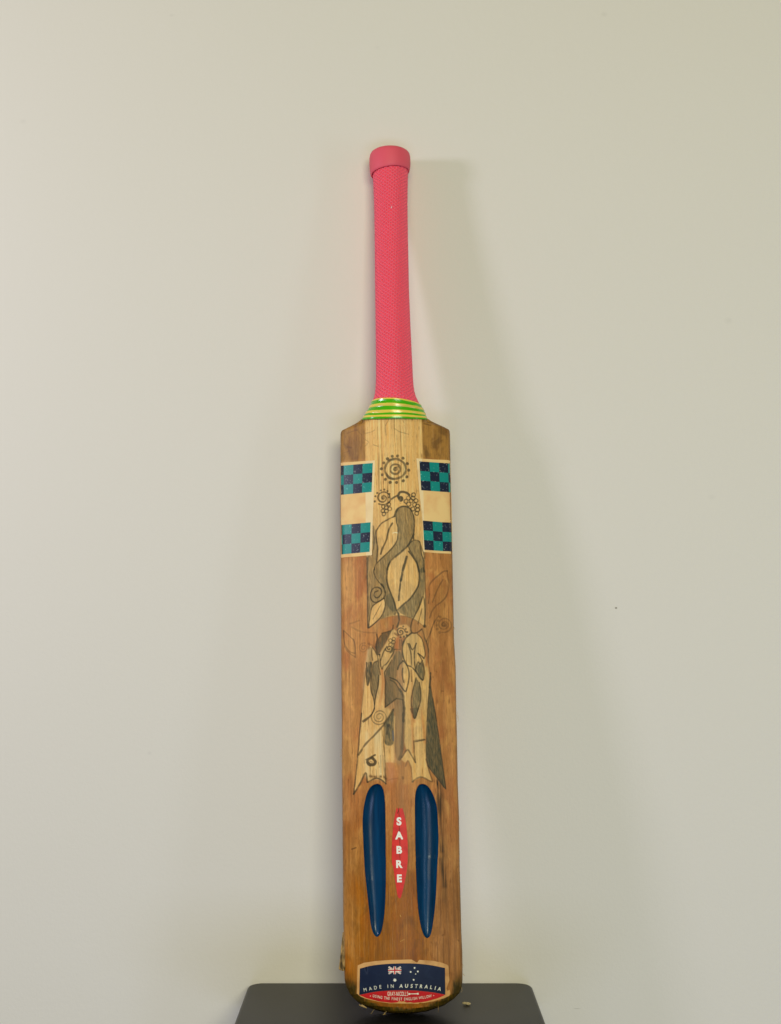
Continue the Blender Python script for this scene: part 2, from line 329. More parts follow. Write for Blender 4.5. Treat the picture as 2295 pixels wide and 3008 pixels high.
    288.53), (12.6, 291.5)]), (0.75, [(17.77, 315.65), (19.4, 316.5), (21.03, 317.36), (22.25, 317.2), (22.83, 315.39), (23.0, 312.56), (23.02, 309.63),
    (23.02, 306.39), (22.86, 303.04), (22.39, 301.16), (21.44, 301.68), (20.18, 303.65), (18.96, 305.82), (17.91, 307.83), (16.89, 310.03), (15.87,
    312.23)]), (0.78, [(28.95, 299.09), (29.61, 294.9), (30.27, 290.72), (30.99, 286.28), (31.93, 280.77), (32.93, 275.02), (33.59, 271.25), (33.56,
    271.72), (33.18, 274.17), (33.16, 274.03), (33.84, 269.21), (34.87, 261.82), (35.95, 253.57), (37.02, 244.6), (38.15, 234.77), (39.22, 225.4), (40.61,
    215.71), (41.94, 206.48), (41.92, 201.25), (39.59, 202.63), (35.92, 207.99), (32.52, 213.09), (29.82, 216.24), (27.38, 219.12), (25.51, 222.51),
    (24.35, 226.35), (23.74, 230.69), (23.55, 236.5), (23.91, 245.23), (24.69, 255.46), (25.38, 263.81), (25.82, 268.91), (26.17, 272.1), (26.39, 274.02),
    (26.36, 273.9), (26.19, 272.5), (26.18, 272.75), (26.5, 276.15), (26.97, 281.2), (27.46, 286.26)]), (0.7, [(10.21, 275.64), (13.07, 275.77), (15.93,
    275.9), (17.77, 275.6), (17.93, 274.64), (17.06, 273.25), (16.1, 271.69), (15.33, 269.6), (14.46, 267.34), (13.61, 266.22), (12.83, 267.03), (12.07,
    268.98), (11.32, 270.93)]), (0.4, [(23.53, 343.12), (24.89, 341.45), (26.25, 339.78), (27.27, 337.08), (27.79, 332.11), (27.96, 326.12), (27.88,
    321.83), (27.48, 320.42), (26.81, 320.69), (26.18, 321.81), (25.7, 323.77), (25.25, 326.59), (24.8, 329.4)])]
LINES = [(1.52, 0.85, [(-2.57, 516.7), (-2.72, 516.37), (-3.05, 516.24), (-3.38, 516.39), (-3.51, 516.74), (-3.37, 517.08), (-3.03, 517.2), (-2.71,
    517.05), (-2.57, 516.7)]), (1.52, 0.85, [(2.75, 516.79), (2.6, 516.45), (2.27, 516.3), (1.94, 516.44), (1.81, 516.78), (1.95, 517.12), (2.28, 517.27),
    (2.61, 517.13), (2.75, 516.79)]), (1.52, 0.85, [(7.72, 514.31), (7.57, 513.96), (7.24, 513.81), (6.91, 513.95), (6.78, 514.28), (6.92, 514.63), (7.25,
    514.78), (7.59, 514.65), (7.72, 514.31)]), (1.52, 0.85, [(11.71, 509.21), (11.56, 508.86), (11.23, 508.71), (10.9, 508.84), (10.76, 509.18), (10.91,
    509.52), (11.24, 509.68), (11.57, 509.55), (11.71, 509.21)]), (1.52, 0.85, [(12.85, 502.83), (12.7, 502.48), (12.37, 502.33), (12.04, 502.46), (11.91,
    502.79), (12.05, 503.14), (12.39, 503.29), (12.72, 503.16), (12.85, 502.83)]), (1.52, 0.85, [(10.77, 496.18), (10.63, 495.83), (10.3, 495.68), (9.97,
    495.81), (9.83, 496.15), (9.98, 496.49), (10.31, 496.64), (10.64, 496.51), (10.77, 496.18)]), (1.52, 0.85, [(7.34, 492.0), (7.2, 491.66), (6.86,
    491.51), (6.53, 491.65), (6.4, 491.98), (6.55, 492.32), (6.88, 492.47), (7.21, 492.34), (7.34, 492.0)]), (1.52, 0.85, [(1.07, 490.33), (0.93, 489.99),
    (0.6, 489.85), (0.27, 489.99), (0.14, 490.33), (0.28, 490.67), (0.61, 490.81), (0.94, 490.67), (1.07, 490.33)]), (1.52, 0.85, [(-4.92, 490.74),
    (-5.06, 490.41), (-5.39, 490.29), (-5.72, 490.44), (-5.85, 490.79), (-5.71, 491.12), (-5.38, 491.24), (-5.05, 491.09), (-4.92, 490.74)]), (1.52, 0.85,
    [(-9.55, 493.94), (-9.69, 493.61), (-10.02, 493.49), (-10.35, 493.65), (-10.48, 494.0), (-10.34, 494.33), (-10.01, 494.45), (-9.68, 494.29), (-9.55,
    493.94)]), (1.52, 0.85, [(-12.45, 498.61), (-12.59, 498.28), (-12.93, 498.16), (-13.26, 498.33), (-13.39, 498.68), (-13.25, 499.01), (-12.91, 499.12),
    (-12.58, 498.96), (-12.45, 498.61)]), (1.52, 0.85, [(-13.31, 504.69), (-13.45, 504.36), (-13.78, 504.24), (-14.11, 504.41), (-14.25, 504.76), (-14.1,
    505.09), (-13.77, 505.2), (-13.44, 505.04), (-13.31, 504.69)]), (1.52, 0.85, [(-11.11, 510.49), (-11.25, 510.15), (-11.59, 510.04), (-11.92, 510.2),
    (-12.05, 510.55), (-11.91, 510.88), (-11.58, 511.0), (-11.25, 510.84), (-11.11, 510.49)]), (1.52, 0.85, [(-7.14, 514.35), (-7.29, 514.01), (-7.62,
    513.89), (-7.95, 514.05), (-8.08, 514.4), (-7.94, 514.73), (-7.61, 514.86), (-7.28, 514.69), (-7.14, 514.35)]), (1.56, 0.75, [(9.7, 503.92), (9.15,
    500.94), (7.7, 498.3), (5.56, 496.19), (2.94, 494.69), (0.07, 493.89), (-2.84, 494.04), (-5.59, 495.21), (-7.96, 497.28), (-9.7, 499.92), (-10.6,
    502.81), (-10.54, 505.72), (-9.54, 508.51), (-7.72, 510.96), (-5.31, 512.76), (-2.54, 513.66), (0.38, 513.63), (3.24, 512.87), (5.84, 511.47), (7.93,
    509.47), (9.27, 506.88), (9.7, 503.92)]), (1.33, 0.75, [(4.45, 503.79), (4.15, 502.36), (3.48, 501.06), (2.52, 499.91), (1.32, 499.05), (-0.07,
    498.67), (-1.52, 498.88), (-2.9, 499.59), (-4.05, 500.62), (-4.82, 501.84), (-5.15, 503.22), (-5.05, 504.71), (-4.56, 506.15), (-3.74, 507.34),
    (-2.65, 508.13), (-1.35, 508.52), (0.09, 508.6), (1.53, 508.37), (2.82, 507.74), (3.79, 506.67), (4.35, 505.28), (4.45, 503.79)]), (2.23, 0.8, [(0.34,
    503.77), (0.13, 503.27), (-0.36, 503.08), (-0.84, 503.29), (-1.04, 503.8), (-0.83, 504.29), (-0.34, 504.49), (0.14, 504.27), (0.34, 503.77)]), (1.09,
    0.6, [(-0.33, 504.98), (0.37, 505.36), (1.08, 505.8), (1.77, 506.13), (2.42, 506.18), (3.0, 505.83), (3.53, 505.21), (4.05, 504.47), (4.57, 503.8)]),
    (1.25, 0.6, [(-9.38, 500.18), (-8.89, 498.87), (-8.44, 497.52), (-7.9, 496.27), (-7.11, 495.25), (-5.97, 494.57), (-4.59, 494.13), (-3.11, 493.79),
    (-1.68, 493.41)]), (1.09, 0.5, [(-6.86, 512.48), (-5.7, 513.02), (-4.55, 513.59), (-3.37, 514.1), (-2.14, 514.43), (-0.82, 514.51), (0.55, 514.43),
    (1.94, 514.3), (3.33, 514.22)]), (1.01, 0.85, [(-17.69, 481.15), (-17.78, 480.93), (-18.0, 480.85), (-18.22, 480.96), (-18.31, 481.19), (-18.22,
    481.41), (-18.0, 481.49), (-17.78, 481.38), (-17.69, 481.15)]), (1.01, 0.85, [(-14.22, 483.46), (-14.31, 483.24), (-14.54, 483.16), (-14.76, 483.27),
    (-14.84, 483.5), (-14.75, 483.72), (-14.53, 483.8), (-14.31, 483.69), (-14.22, 483.46)]), (1.01, 0.85, [(-10.78, 484.03), (-10.87, 483.81), (-11.1,
    483.73), (-11.31, 483.84), (-11.4, 484.07), (-11.31, 484.29), (-11.09, 484.37), (-10.87, 484.26), (-10.78, 484.03)]), (1.01, 0.85, [(-7.77, 482.27),
    (-7.86, 482.05), (-8.08, 481.97), (-8.3, 482.07), (-8.39, 482.3), (-8.29, 482.52), (-8.07, 482.6), (-7.85, 482.5), (-7.77, 482.27)]), (1.01, 0.85,
    [(-6.18, 479.32), (-6.27, 479.1), (-6.49, 479.02), (-6.71, 479.12), (-6.8, 479.35), (-6.7, 479.57), (-6.48, 479.66), (-6.26, 479.55), (-6.18,
    479.32)]), (1.01, 0.85, [(-6.77, 475.85), (-6.87, 475.63), (-7.09, 475.55), (-7.31, 475.65), (-7.39, 475.88), (-7.3, 476.1), (-7.08, 476.18), (-6.86,
    476.08), (-6.77, 475.85)]), (1.01, 0.85, [(-19.53, 477.94), (-19.62, 477.72), (-19.84, 477.64), (-20.06, 477.75), (-20.15, 477.98), (-20.06, 478.2),
    (-19.84, 478.28), (-19.62, 478.17), (-19.53, 477.94)]), (1.01, 0.85, [(-20.22, 472.97), (-20.31, 472.75), (-20.53, 472.68), (-20.75, 472.79), (-20.84,
    473.02), (-20.75, 473.24), (-20.52, 473.31), (-20.31, 473.2), (-20.22, 472.97)]), (1.01, 0.85, [(-13.13, 475.4), (-13.42, 475.64), (-13.63, 476.03),
    (-13.68, 476.52), (-13.51, 477.06), (-13.12, 477.52), (-12.52, 477.83), (-11.77, 477.9), (-10.97, 477.66), (-10.24, 477.12), (-9.69, 476.29), (-9.43,
    475.26), (-9.55, 474.15), (-10.07, 473.11), (-10.98, 472.28), (-12.18, 471.82), (-13.55, 471.82), (-14.93, 472.33), (-16.14, 473.34), (-16.99,
    474.76), (-17.34, 476.43), (-17.11, 478.17), (-16.27, 479.75), (-14.89, 480.96), (-13.09, 481.62), (-11.09, 481.61), (-9.11, 480.88), (-7.41, 479.47),
    (-6.22, 477.52), (-5.72, 475.23), (-6.02, 472.85), (-7.12, 470.68)]), (1.83, 0.7, [(-11.9, 475.58), (-12.07, 475.18), (-12.46, 475.04), (-12.86,
    475.23), (-13.02, 475.65), (-12.85, 476.04), (-12.45, 476.19), (-12.05, 475.99), (-11.9, 475.58)]), (0.94, 0.75, [(-16.81, 470.34), (-15.65, 470.0),
    (-14.49, 469.63), (-13.32, 469.34), (-12.15, 469.24), (-10.92, 469.37), (-9.64, 469.69), (-8.45, 470.11), (-7.47, 470.56), (-6.79, 471.07), (-6.31,
    471.65), (-5.92, 472.26), (-5.49, 472.85)]), (0.7, 0.8, [(-10.95, 467.42), (-11.0, 466.92), (-11.17, 466.42), (-11.49, 466.01), (-11.93, 465.79),
    (-12.46, 465.79), (-12.99, 465.93), (-13.45, 466.14), (-13.8, 466.43), (-14.04, 466.83), (-14.16, 467.34), (-14.18, 467.89), (-14.07, 468.36),
    (-13.83, 468.72), (-13.44, 469.0), (-12.95, 469.21), (-12.41, 469.31), (-11.9, 469.2), (-11.49, 468.87), (-11.2, 468.41), (-11.02, 467.91), (-10.95,
    467.42)]), (0.7, 0.8, [(-5.34, 469.27), (-5.39, 468.73), (-5.62, 468.26), (-6.01, 467.94), (-6.49, 467.78), (-7.0, 467.71), (-7.49, 467.71), (-7.92,
    467.84), (-8.31, 468.16), (-8.62, 468.64), (-8.81, 469.18), (-8.86, 469.69), (-8.72, 470.15), (-8.4, 470.58), (-7.96, 470.96), (-7.45, 471.18),
    (-6.95, 471.17), (-6.49, 470.94), (-6.08, 470.6), (-5.73, 470.22), (-5.47, 469.78), (-5.34, 469.27)]), (0.7, 0.8, [(-7.69, 466.21), (-7.82, 465.7),
    (-8.1, 465.3), (-8.48, 464.97), (-8.91, 464.7), (-9.38, 464.52), (-9.87, 464.53), (-10.36, 464.77), (-10.79, 465.19), (-11.11, 465.68), (-11.26,
    466.16), (-11.22, 466.66), (-11.01, 467.17), (-10.67, 467.63), (-10.26, 467.93), (-9.81, 468.03), (-9.33, 467.96), (-8.84, 467.8), (-8.36, 467.57),
    (-7.98, 467.23), (-7.74, 466.76), (-7.69, 466.21)]), (0.7, 0.8, [(-11.38, 463.24), (-11.48, 462.77), (-11.69, 462.31), (-12.0, 461.89), (-12.41,
    461.59), (-12.91, 461.51), (-13.44, 461.66), (-13.94, 461.95), (-14.33, 462.31), (-14.58, 462.71), (-14.66, 463.18), (-14.61, 463.72), (-14.45,
    464.23), (-14.19, 464.61), (-13.84, 464.84), (-13.38, 464.96), (-12.86, 465.01), (-12.33, 464.95), (-11.87, 464.71), (-11.55, 464.29), (-11.39,
    463.76), (-11.38, 463.24)]), (0.7, 0.8, [(-4.51, 464.88), (-4.54, 464.36), (-4.72, 463.85), (-5.06, 463.47), (-5.52, 463.28), (-6.05, 463.27), (-6.56,
    463.37), (-7.01, 463.54), (-7.36, 463.81), (-7.61, 464.22), (-7.76, 464.75), (-7.8, 465.29), (-7.7, 465.75), (-7.45, 466.13), (-7.04, 466.45), (-6.53,
    466.69), (-6.0, 466.78), (-5.51, 466.63), (-5.11, 466.28), (-4.81, 465.84), (-4.61, 465.37), (-4.51, 464.88)]), (0.7, 0.8, [(-7.57, 462.8), (-7.65,
    462.26), (-7.91, 461.82), (-8.3, 461.52), (-8.78, 461.34), (-9.27, 461.22), (-9.75, 461.2), (-10.2, 461.35), (-10.6, 461.71), (-10.93, 462.21),
    (-11.13, 462.74), (-11.15, 463.24), (-10.98, 463.71), (-10.65, 464.16), (-10.2, 464.53), (-9.71, 464.71), (-9.22, 464.66), (-8.76, 464.43), (-8.33,
    464.12), (-7.96, 463.76), (-7.69, 463.32), (-7.57, 462.8)]), (0.7, 0.8, [(-10.15, 460.01), (-10.29, 459.52), (-10.56, 459.11), (-10.91, 458.75),
    (-11.33, 458.45), (-11.79, 458.28), (-12.3, 458.33), (-12.8, 458.62), (-13.23, 459.03), (-13.53, 459.49), (-13.65, 459.96), (-13.59, 460.47), (-13.38,
    460.99), (-13.06, 461.43), (-12.68, 461.7), (-12.23, 461.78), (-11.74, 461.73), (-11.24, 461.62), (-10.76, 461.41), (-10.38, 461.05), (-10.17,
    460.55), (-10.15, 460.01)]), (0.78, 0.85, [(18.41, 478.66), (18.33, 478.12), (18.12, 477.57), (17.78, 477.07), (17.31, 476.72), (16.75, 476.62),
    (16.16, 476.74), (15.63, 476.98), (15.22, 477.29), (14.97, 477.69), (14.87, 478.21), (14.9, 478.81), (15.05, 479.37), (15.31, 479.8), (15.72, 480.1),
    (16.24, 480.34), (16.82, 480.49), (17.4, 480.47), (17.88, 480.22), (18.21, 479.76), (18.38, 479.21), (18.41, 478.66)]), (0.78, 0.85, [(13.51, 475.28),
    (13.48, 474.69), (13.27, 474.13), (12.87, 473.71), (12.34, 473.49), (11.77, 473.42), (11.22, 473.44), (10.73, 473.55), (10.34, 473.83), (10.04,
    474.29), (9.85, 474.87), (9.79, 475.44), (9.91, 475.95), (10.22, 476.4), (10.7, 476.83), (11.26, 477.14), (11.83, 477.24), (12.35, 477.08), (12.79,
    476.72), (13.13, 476.28), (13.38, 475.81), (13.51, 475.28)]), (0.78, 0.85, [(18.11, 475.77), (17.99, 475.18), (17.69, 474.69), (17.25, 474.32),
    (16.74, 474.04), (16.22, 473.82), (15.69, 473.75), (15.18, 473.9), (14.71, 474.29), (14.35, 474.81), (14.15, 475.35), (14.16, 475.89), (14.38,
    476.44), (14.76, 476.99), (15.24, 477.41), (15.76, 477.61), (16.28, 477.58), (16.81, 477.4), (17.3, 477.15), (17.72, 476.82), (18.01, 476.35), (18.11,
    475.77)]), (0.78, 0.85, [(11.12, 472.18), (10.97, 471.64), (10.7, 471.15), (10.34, 470.7), (9.89, 470.31), (9.37, 470.12), (8.8, 470.18), (8.25,
    470.46), (7.79, 470.86), (7.49, 471.31), (7.39, 471.81), (7.46, 472.38), (7.68, 472.97), (8.0, 473.45), (8.4, 473.75), (8.89, 473.88), (9.44, 473.93),
    (10.01, 473.89), (10.53, 473.7), (10.91, 473.31), (11.11, 472.76), (11.12, 472.18)]), (0.78, 0.85, [(15.96, 472.98), (15.9, 472.43), (15.71, 471.87),
    (15.36, 471.38), (14.88, 471.08), (14.31, 471.02), (13.72, 471.13), (13.21, 471.32), (12.82, 471.6), (12.57, 472.01), (12.44, 472.55), (12.44,
    473.15), (12.56, 473.69), (12.83, 474.1), (13.24, 474.44), (13.78, 474.71), (14.37, 474.88), (14.93, 474.82), (15.39, 474.52), (15.71, 474.04),
    (15.89, 473.51), (15.96, 472.98)]), (0.78, 0.85, [(20.97, 473.2), (20.92, 472.6), (20.67, 472.05), (20.25, 471.66), (19.72, 471.44), (19.15, 471.32),
    (18.61, 471.29), (18.13, 471.38), (17.72, 471.68), (17.39, 472.17), (17.17, 472.74), (17.12, 473.3), (17.27, 473.81), (17.61, 474.31), (18.1, 474.76),
    (18.66, 475.06), (19.22, 475.12), (19.73, 474.93), (20.18, 474.59), (20.55, 474.19), (20.83, 473.74), (20.97, 473.2)]), (0.78, 0.85, [(13.91, 469.33),
    (13.77, 468.76), (13.46, 468.28), (13.04, 467.9), (12.56, 467.57), (12.04, 467.34), (11.5, 467.29), (10.98, 467.5), (10.5, 467.91), (10.15, 468.42),
    (9.98, 468.94), (10.02, 469.48), (10.25, 470.06), (10.63, 470.59), (11.08, 470.98), (11.58, 471.13), (12.11, 471.09), (12.64, 470.95), (13.15,
    470.74), (13.58, 470.41), (13.85, 469.92), (13.91, 469.33)]), (0.78, 0.85, [(19.22, 469.14), (19.09, 468.61), (18.85, 468.09), (18.5, 467.6), (18.05,
    467.22), (17.51, 467.06), (16.93, 467.16), (16.38, 467.43), (15.94, 467.79), (15.67, 468.2), (15.58, 468.7), (15.64, 469.29), (15.83, 469.87), (16.12,
    470.33), (16.52, 470.62), (17.01, 470.8), (17.58, 470.9), (18.16, 470.89), (18.67, 470.69), (19.03, 470.27), (19.21, 469.71), (19.22, 469.14)]),
    (0.78, 0.85, [(17.55, 464.7), (17.52, 464.14), (17.32, 463.57), (16.96, 463.1), (16.45, 462.85), (15.87, 462.8), (15.3, 462.87), (14.81, 463.02),
    (14.42, 463.28), (14.16, 463.71), (14.0, 464.27), (13.97, 464.86), (14.08, 465.37), (14.36, 465.8), (14.8, 466.17), (15.35, 466.48), (15.94, 466.63),
    (16.48, 466.53), (16.92, 466.2), (17.24, 465.73), (17.46, 465.23), (17.55, 464.7)]), (0.78, 0.85, [(22.32, 467.69), (22.25, 467.1), (21.97, 466.57),
    (21.53, 466.2), (21.0, 465.96), (20.45, 465.79), (19.92, 465.72), (19.43, 465.83), (18.99, 466.17), (18.64, 466.68), (18.42, 467.24), (18.39, 467.78),
    (18.57, 468.31), (18.94, 468.83), (19.43, 469.29), (19.98, 469.55), (20.52, 469.56), (21.03, 469.36), (21.5, 469.06), (21.9, 468.7), (22.19, 468.25),
    (22.32, 467.69)]), (0.78, 0.85, [(22.23, 464.11), (22.07, 463.56), (21.76, 463.08), (21.36, 462.66), (20.9, 462.29), (20.38, 462.05), (19.83, 462.04),
    (19.28, 462.28), (18.81, 462.69), (18.47, 463.17), (18.34, 463.67), (18.4, 464.22), (18.64, 464.81), (19.0, 465.34), (19.43, 465.69), (19.92, 465.83),
    (20.45, 465.82), (21.01, 465.74), (21.53, 465.56), (21.95, 465.22), (22.19, 464.71), (22.23, 464.11)]), (0.78, 0.85, [(21.21, 460.73), (21.12, 460.2),
    (20.9, 459.66), (20.57, 459.16), (20.1, 458.81), (19.55, 458.69), (18.96, 458.81), (18.42, 459.06), (18.01, 459.37), (17.75, 459.77), (17.66, 460.29),
    (17.7, 460.88), (17.85, 461.45), (18.12, 461.88), (18.52, 462.18), (19.04, 462.39), (19.62, 462.54), (20.2, 462.53), (20.68, 462.29), (21.02, 461.84),
    (21.19, 461.29), (21.21, 460.73)]), (1.25, 0.85, [(-4.7, 474.01), (-4.02, 474.53), (-3.35, 475.06), (-2.66, 475.58), (-1.95, 476.05), (-1.19, 476.46),
    (-0.41, 476.84), (0.39, 477.2), (1.18, 477.58)]), (1.56, 0.9, [(12.49, 478.43), (11.74, 478.99), (11.0, 479.59), (10.24, 480.13), (9.41, 480.56),
    (8.46, 480.87), (7.43, 481.09), (6.42, 481.2), (5.52, 481.2), (4.75, 481.07), (4.06, 480.83), (3.45, 480.47), (2.93, 479.97), (2.5, 479.27), (2.14,
    478.38), (1.9, 477.46), (1.79, 476.63), (1.87, 475.94), (2.11, 475.31), (2.41, 474.7), (2.68, 474.09)]), (2.64, 0.95, [(4.89, 474.27), (4.65, 473.68),
    (4.07, 473.43), (3.5, 473.67), (3.27, 474.25), (3.52, 474.84), (4.1, 475.08), (4.67, 474.85), (4.89, 474.27)]), (1.01, 0.9, [(-2.23, 457.67), (-1.76,
    459.1), (-1.32, 460.57), (-0.82, 461.96), (-0.21, 463.15), (0.54, 464.12), (1.39, 464.93), (2.33, 465.6), (3.33, 466.16), (4.43, 466.61), (5.62,
    466.95), (6.84, 467.14), (8.01, 467.18), (9.14, 467.04), (10.27, 466.75), (11.33, 466.3), (12.27, 465.7), (13.06, 464.94), (13.75, 464.02), (14.36,
    462.97), (14.93, 461.83), (15.48, 460.63), (15.99, 459.34), (16.44, 457.93), (16.78, 456.35), (17.02, 454.57), (17.16, 452.61), (17.22, 450.55),
    (17.18, 448.46), (16.98, 446.27), (16.64, 443.96), (16.29, 441.72), (16.08, 439.75), (16.06, 438.15), (16.14, 436.8), (16.27, 435.55), (16.37,
    434.25)]), (0.86, 0.85, [(0.97, 463.94), (0.5, 462.81), (0.01, 461.72), (-0.41, 460.56), (-0.66, 459.21), (-0.67, 457.58), (-0.51, 455.75), (-0.26,
    453.87), (0.0, 452.09), (0.32, 450.47), (0.71, 448.93), (1.07, 447.39), (1.29, 445.78), (1.34, 444.03), (1.28, 442.21), (1.14, 440.4), (0.95, 438.7),
    (0.78, 437.17), (0.6, 435.73), (0.28, 434.32), (-0.3, 432.83), (-1.15, 431.28), (-2.21, 429.72), (-3.49, 428.08), (-5.03, 426.32), (-6.95, 424.36),
    (-9.19, 422.25), (-11.5, 420.13), (-13.64, 418.13), (-15.64, 416.23), (-17.62, 414.38), (-19.36, 412.65), (-20.69, 411.12), (-21.43, 409.88), (-21.73,
    408.85), (-21.85, 407.9), (-22.06, 406.92)]), (0.94, 0.85, [(-1.46, 457.65), (-3.02, 456.93), (-4.58, 456.23), (-6.14, 455.51), (-7.7, 454.74),
    (-9.32, 453.91), (-10.98, 453.04), (-12.57, 452.12), (-13.96, 451.14), (-15.13, 450.06), (-16.14, 448.91), (-17.0, 447.74), (-17.75, 446.64), (-18.38,
    445.76), (-18.88, 445.0), (-19.26, 444.1), (-19.51, 442.82), (-19.6, 440.97), (-19.54, 438.74), (-19.39, 436.37), (-19.23, 434.14), (-19.0, 432.22),
    (-18.69, 430.42), (-18.42, 428.51), (-18.33, 426.23), (-18.47, 423.44), (-18.78, 420.29), (-19.15, 417.0), (-19.49, 413.78)]), (1.17, 0.85, [(-4.04,
    450.63), (-5.04, 448.96), (-6.05, 447.32), (-7.01, 445.61), (-7.86, 443.71), (-8.52, 441.49), (-9.04, 439.05), (-9.55, 436.6), (-10.16, 434.39),
    (-10.96, 432.48), (-11.85, 430.75), (-12.74, 429.12), (-13.51, 427.51), (-14.11, 425.92), (-14.6, 424.39), (-15.05, 422.88), (-15.53, 421.36)]),
    (1.25, 0.85, [(16.08, 439.75), (15.51, 438.37), (14.96, 437.01), (14.37, 435.62), (13.65, 434.17), (12.8, 432.6), (11.85, 430.94), (10.8, 429.3),
    (9.66, 427.8), (8.41, 426.5), (7.06, 425.34), (5.63, 424.21), (4.17, 423.03), (2.62, 421.78), (1.0, 420.49), (-0.61, 419.23), (-2.08, 418.01), (-3.41,
    416.92), (-4.66, 415.91), (-5.79, 414.81), (-6.76, 413.5), (-7.53, 411.87), (-8.11, 410.03), (-8.63, 408.1), (-9.18, 406.21)]), (0.86, 0.85, [(10.85,
    429.39), (11.51, 430.23), (12.16, 431.09), (12.85, 431.91), (13.62, 432.6), (14.52, 433.19), (15.51, 433.71), (16.53, 434.1), (17.54, 434.29), (18.57,
    434.3), (19.64, 434.15), (20.62, 433.81), (21.41, 433.26), (21.94, 432.5), (22.28, 431.55), (22.51, 430.38), (22.74, 428.99), (22.91, 427.24), (23.02,
    425.19), (23.14, 423.09), (23.36, 421.16), (23.75, 419.61), (24.24, 418.26), (24.73, 416.81), (25.11, 414.97), (25.34, 412.57), (25.47, 409.8),
    (25.56, 406.89), (25.67, 404.05)]), (1.01, 0.85, [(10.45, 428.6), (11.16, 427.09), (11.85, 425.6), (12.58, 424.06), (13.44, 422.41), (14.52, 420.57),
    (15.77, 418.61), (16.97, 416.62), (17.95, 414.71), (18.62, 412.85), (19.09, 410.99), (19.45, 409.25), (19.76, 407.74), (20.01, 406.56), (20.18,
    405.61), (20.31, 404.76), (20.46, 403.87)]), (0.78, 0.7, [(-22.93, 449.38), (-22.5, 445.33), (-22.01, 441.23), (-21.64, 437.24), (-21.57, 433.51),
    (-21.92, 430.15), (-22.58, 427.03), (-23.35, 424.03), (-24.06, 420.97)]), (0.78, 0.6, [(22.53, 430.55), (23.22, 428.56), (23.94, 426.53), (24.6,
    424.58), (25.11, 422.8), (25.41, 421.28), (25.57, 419.93), (25.66, 418.65), (25.78, 417.34)]), (0.86, 0.85, [(-21.9, 407.06), (-22.1, 406.55),
    (-22.33, 406.07), (-22.49, 405.51), (-22.47, 404.76), (-22.27, 403.76), (-21.93, 402.58), (-21.45, 401.3), (-20.83, 399.99), (-20.04, 398.61),
    (-19.07, 397.16), (-18.04, 395.71), (-17.05, 394.33), (-16.05, 393.08), (-15.01, 391.9), (-14.04, 390.72), (-13.26, 389.48), (-12.73, 388.16),
    (-12.39, 386.78), (-12.11, 385.39), (-11.8, 384.0)]), (1.09, 0.88, [(-6.38, 413.64), (-7.07, 412.08), (-7.79, 410.56), (-8.46, 408.96), (-9.01,
    407.13), (-9.44, 404.96), (-9.77, 402.53), (-9.99, 400.08), (-10.07, 397.86), (-9.99, 395.94), (-9.76, 394.19), (-9.43, 392.52), (-9.02, 390.84),
    (-8.51, 389.16), (-7.91, 387.53), (-7.25, 385.88), (-6.59, 384.17), (-5.92, 382.43), (-5.24, 380.67), (-4.55, 378.8), (-3.86, 376.75), (-3.19,
    374.45), (-2.52, 371.95), (-1.86, 369.37), (-1.19, 366.84)]), (1.09, 0.88, [(11.13, 423.29), (12.28, 421.77), (13.45, 420.27), (14.59, 418.74),
    (15.67, 417.15), (16.71, 415.49), (17.74, 413.79), (18.66, 412.04), (19.42, 410.23), (19.98, 408.41), (20.4, 406.56), (20.68, 404.6), (20.82, 402.48),
    (20.83, 400.06), (20.71, 397.42), (20.44, 394.77), (20.01, 392.35), (19.39, 390.21), (18.6, 388.24), (17.67, 386.36), (16.61, 384.51), (15.39,
    382.65), (14.03, 380.82), (12.57, 379.07), (11.09, 377.47), (9.57, 376.07), (7.98, 374.83), (6.39, 373.65), (4.86, 372.41), (3.42, 371.09), (2.03,
    369.74), (0.65, 368.39), (-0.73, 367.06)]), (1.56, 0.92, [(8.95, 418.17), (8.44, 416.53), (7.93, 414.91), (7.42, 413.25), (6.91, 411.51), (6.39,
    409.66), (5.86, 407.73), (5.34, 405.74), (4.85, 403.71), (4.39, 401.63), (3.95, 399.48), (3.53, 397.32), (3.09, 395.17)]), (1.17, 0.9, [(3.35,
    396.72), (2.97, 393.97), (2.57, 391.2), (2.2, 388.49), (1.87, 385.89), (1.6, 383.47), (1.37, 381.17), (1.17, 378.92), (0.95, 376.65)]), (0.7, 0.6,
    [(25.91, 423.78), (26.22, 392.54), (26.22, 369.31), (25.1, 352.35)]), (0.94, 0.75, [(-28.76, 418.49), (-28.75, 385.73), (-28.68, 351.76)]), (0.94,
    0.85, [(-14.76, 392.66), (-14.03, 391.25), (-13.27, 389.82), (-12.58, 388.43), (-12.07, 387.11), (-11.72, 385.89), (-11.5, 384.74), (-11.46, 383.61),
    (-11.67, 382.45), (-12.17, 381.19), (-12.91, 379.87), (-13.85, 378.62), (-14.96, 377.59), (-16.36, 376.74), (-18.02, 376.02), (-19.7, 375.53),
    (-21.15, 375.36), (-22.33, 375.58), (-23.38, 376.12), (-24.26, 376.88), (-24.97, 377.74), (-25.51, 378.74), (-25.89, 379.89), (-26.08, 381.15),
    (-26.08, 382.45), (-25.86, 383.9), (-25.44, 385.48), (-24.83, 386.97), (-24.07, 388.14), (-23.07, 388.96), (-21.83, 389.53), (-20.56, 389.86),
    (-19.42, 389.96), (-18.41, 389.8), (-17.45, 389.38), (-16.61, 388.77), (-15.97, 388.07), (-15.53, 387.23), (-15.25, 386.23), (-15.16, 385.17),
    (-15.26, 384.17), (-15.62, 383.19), (-16.22, 382.19), (-16.93, 381.28), (-17.61, 380.58), (-18.28, 380.08), (-18.97, 379.75), (-19.67, 379.59),
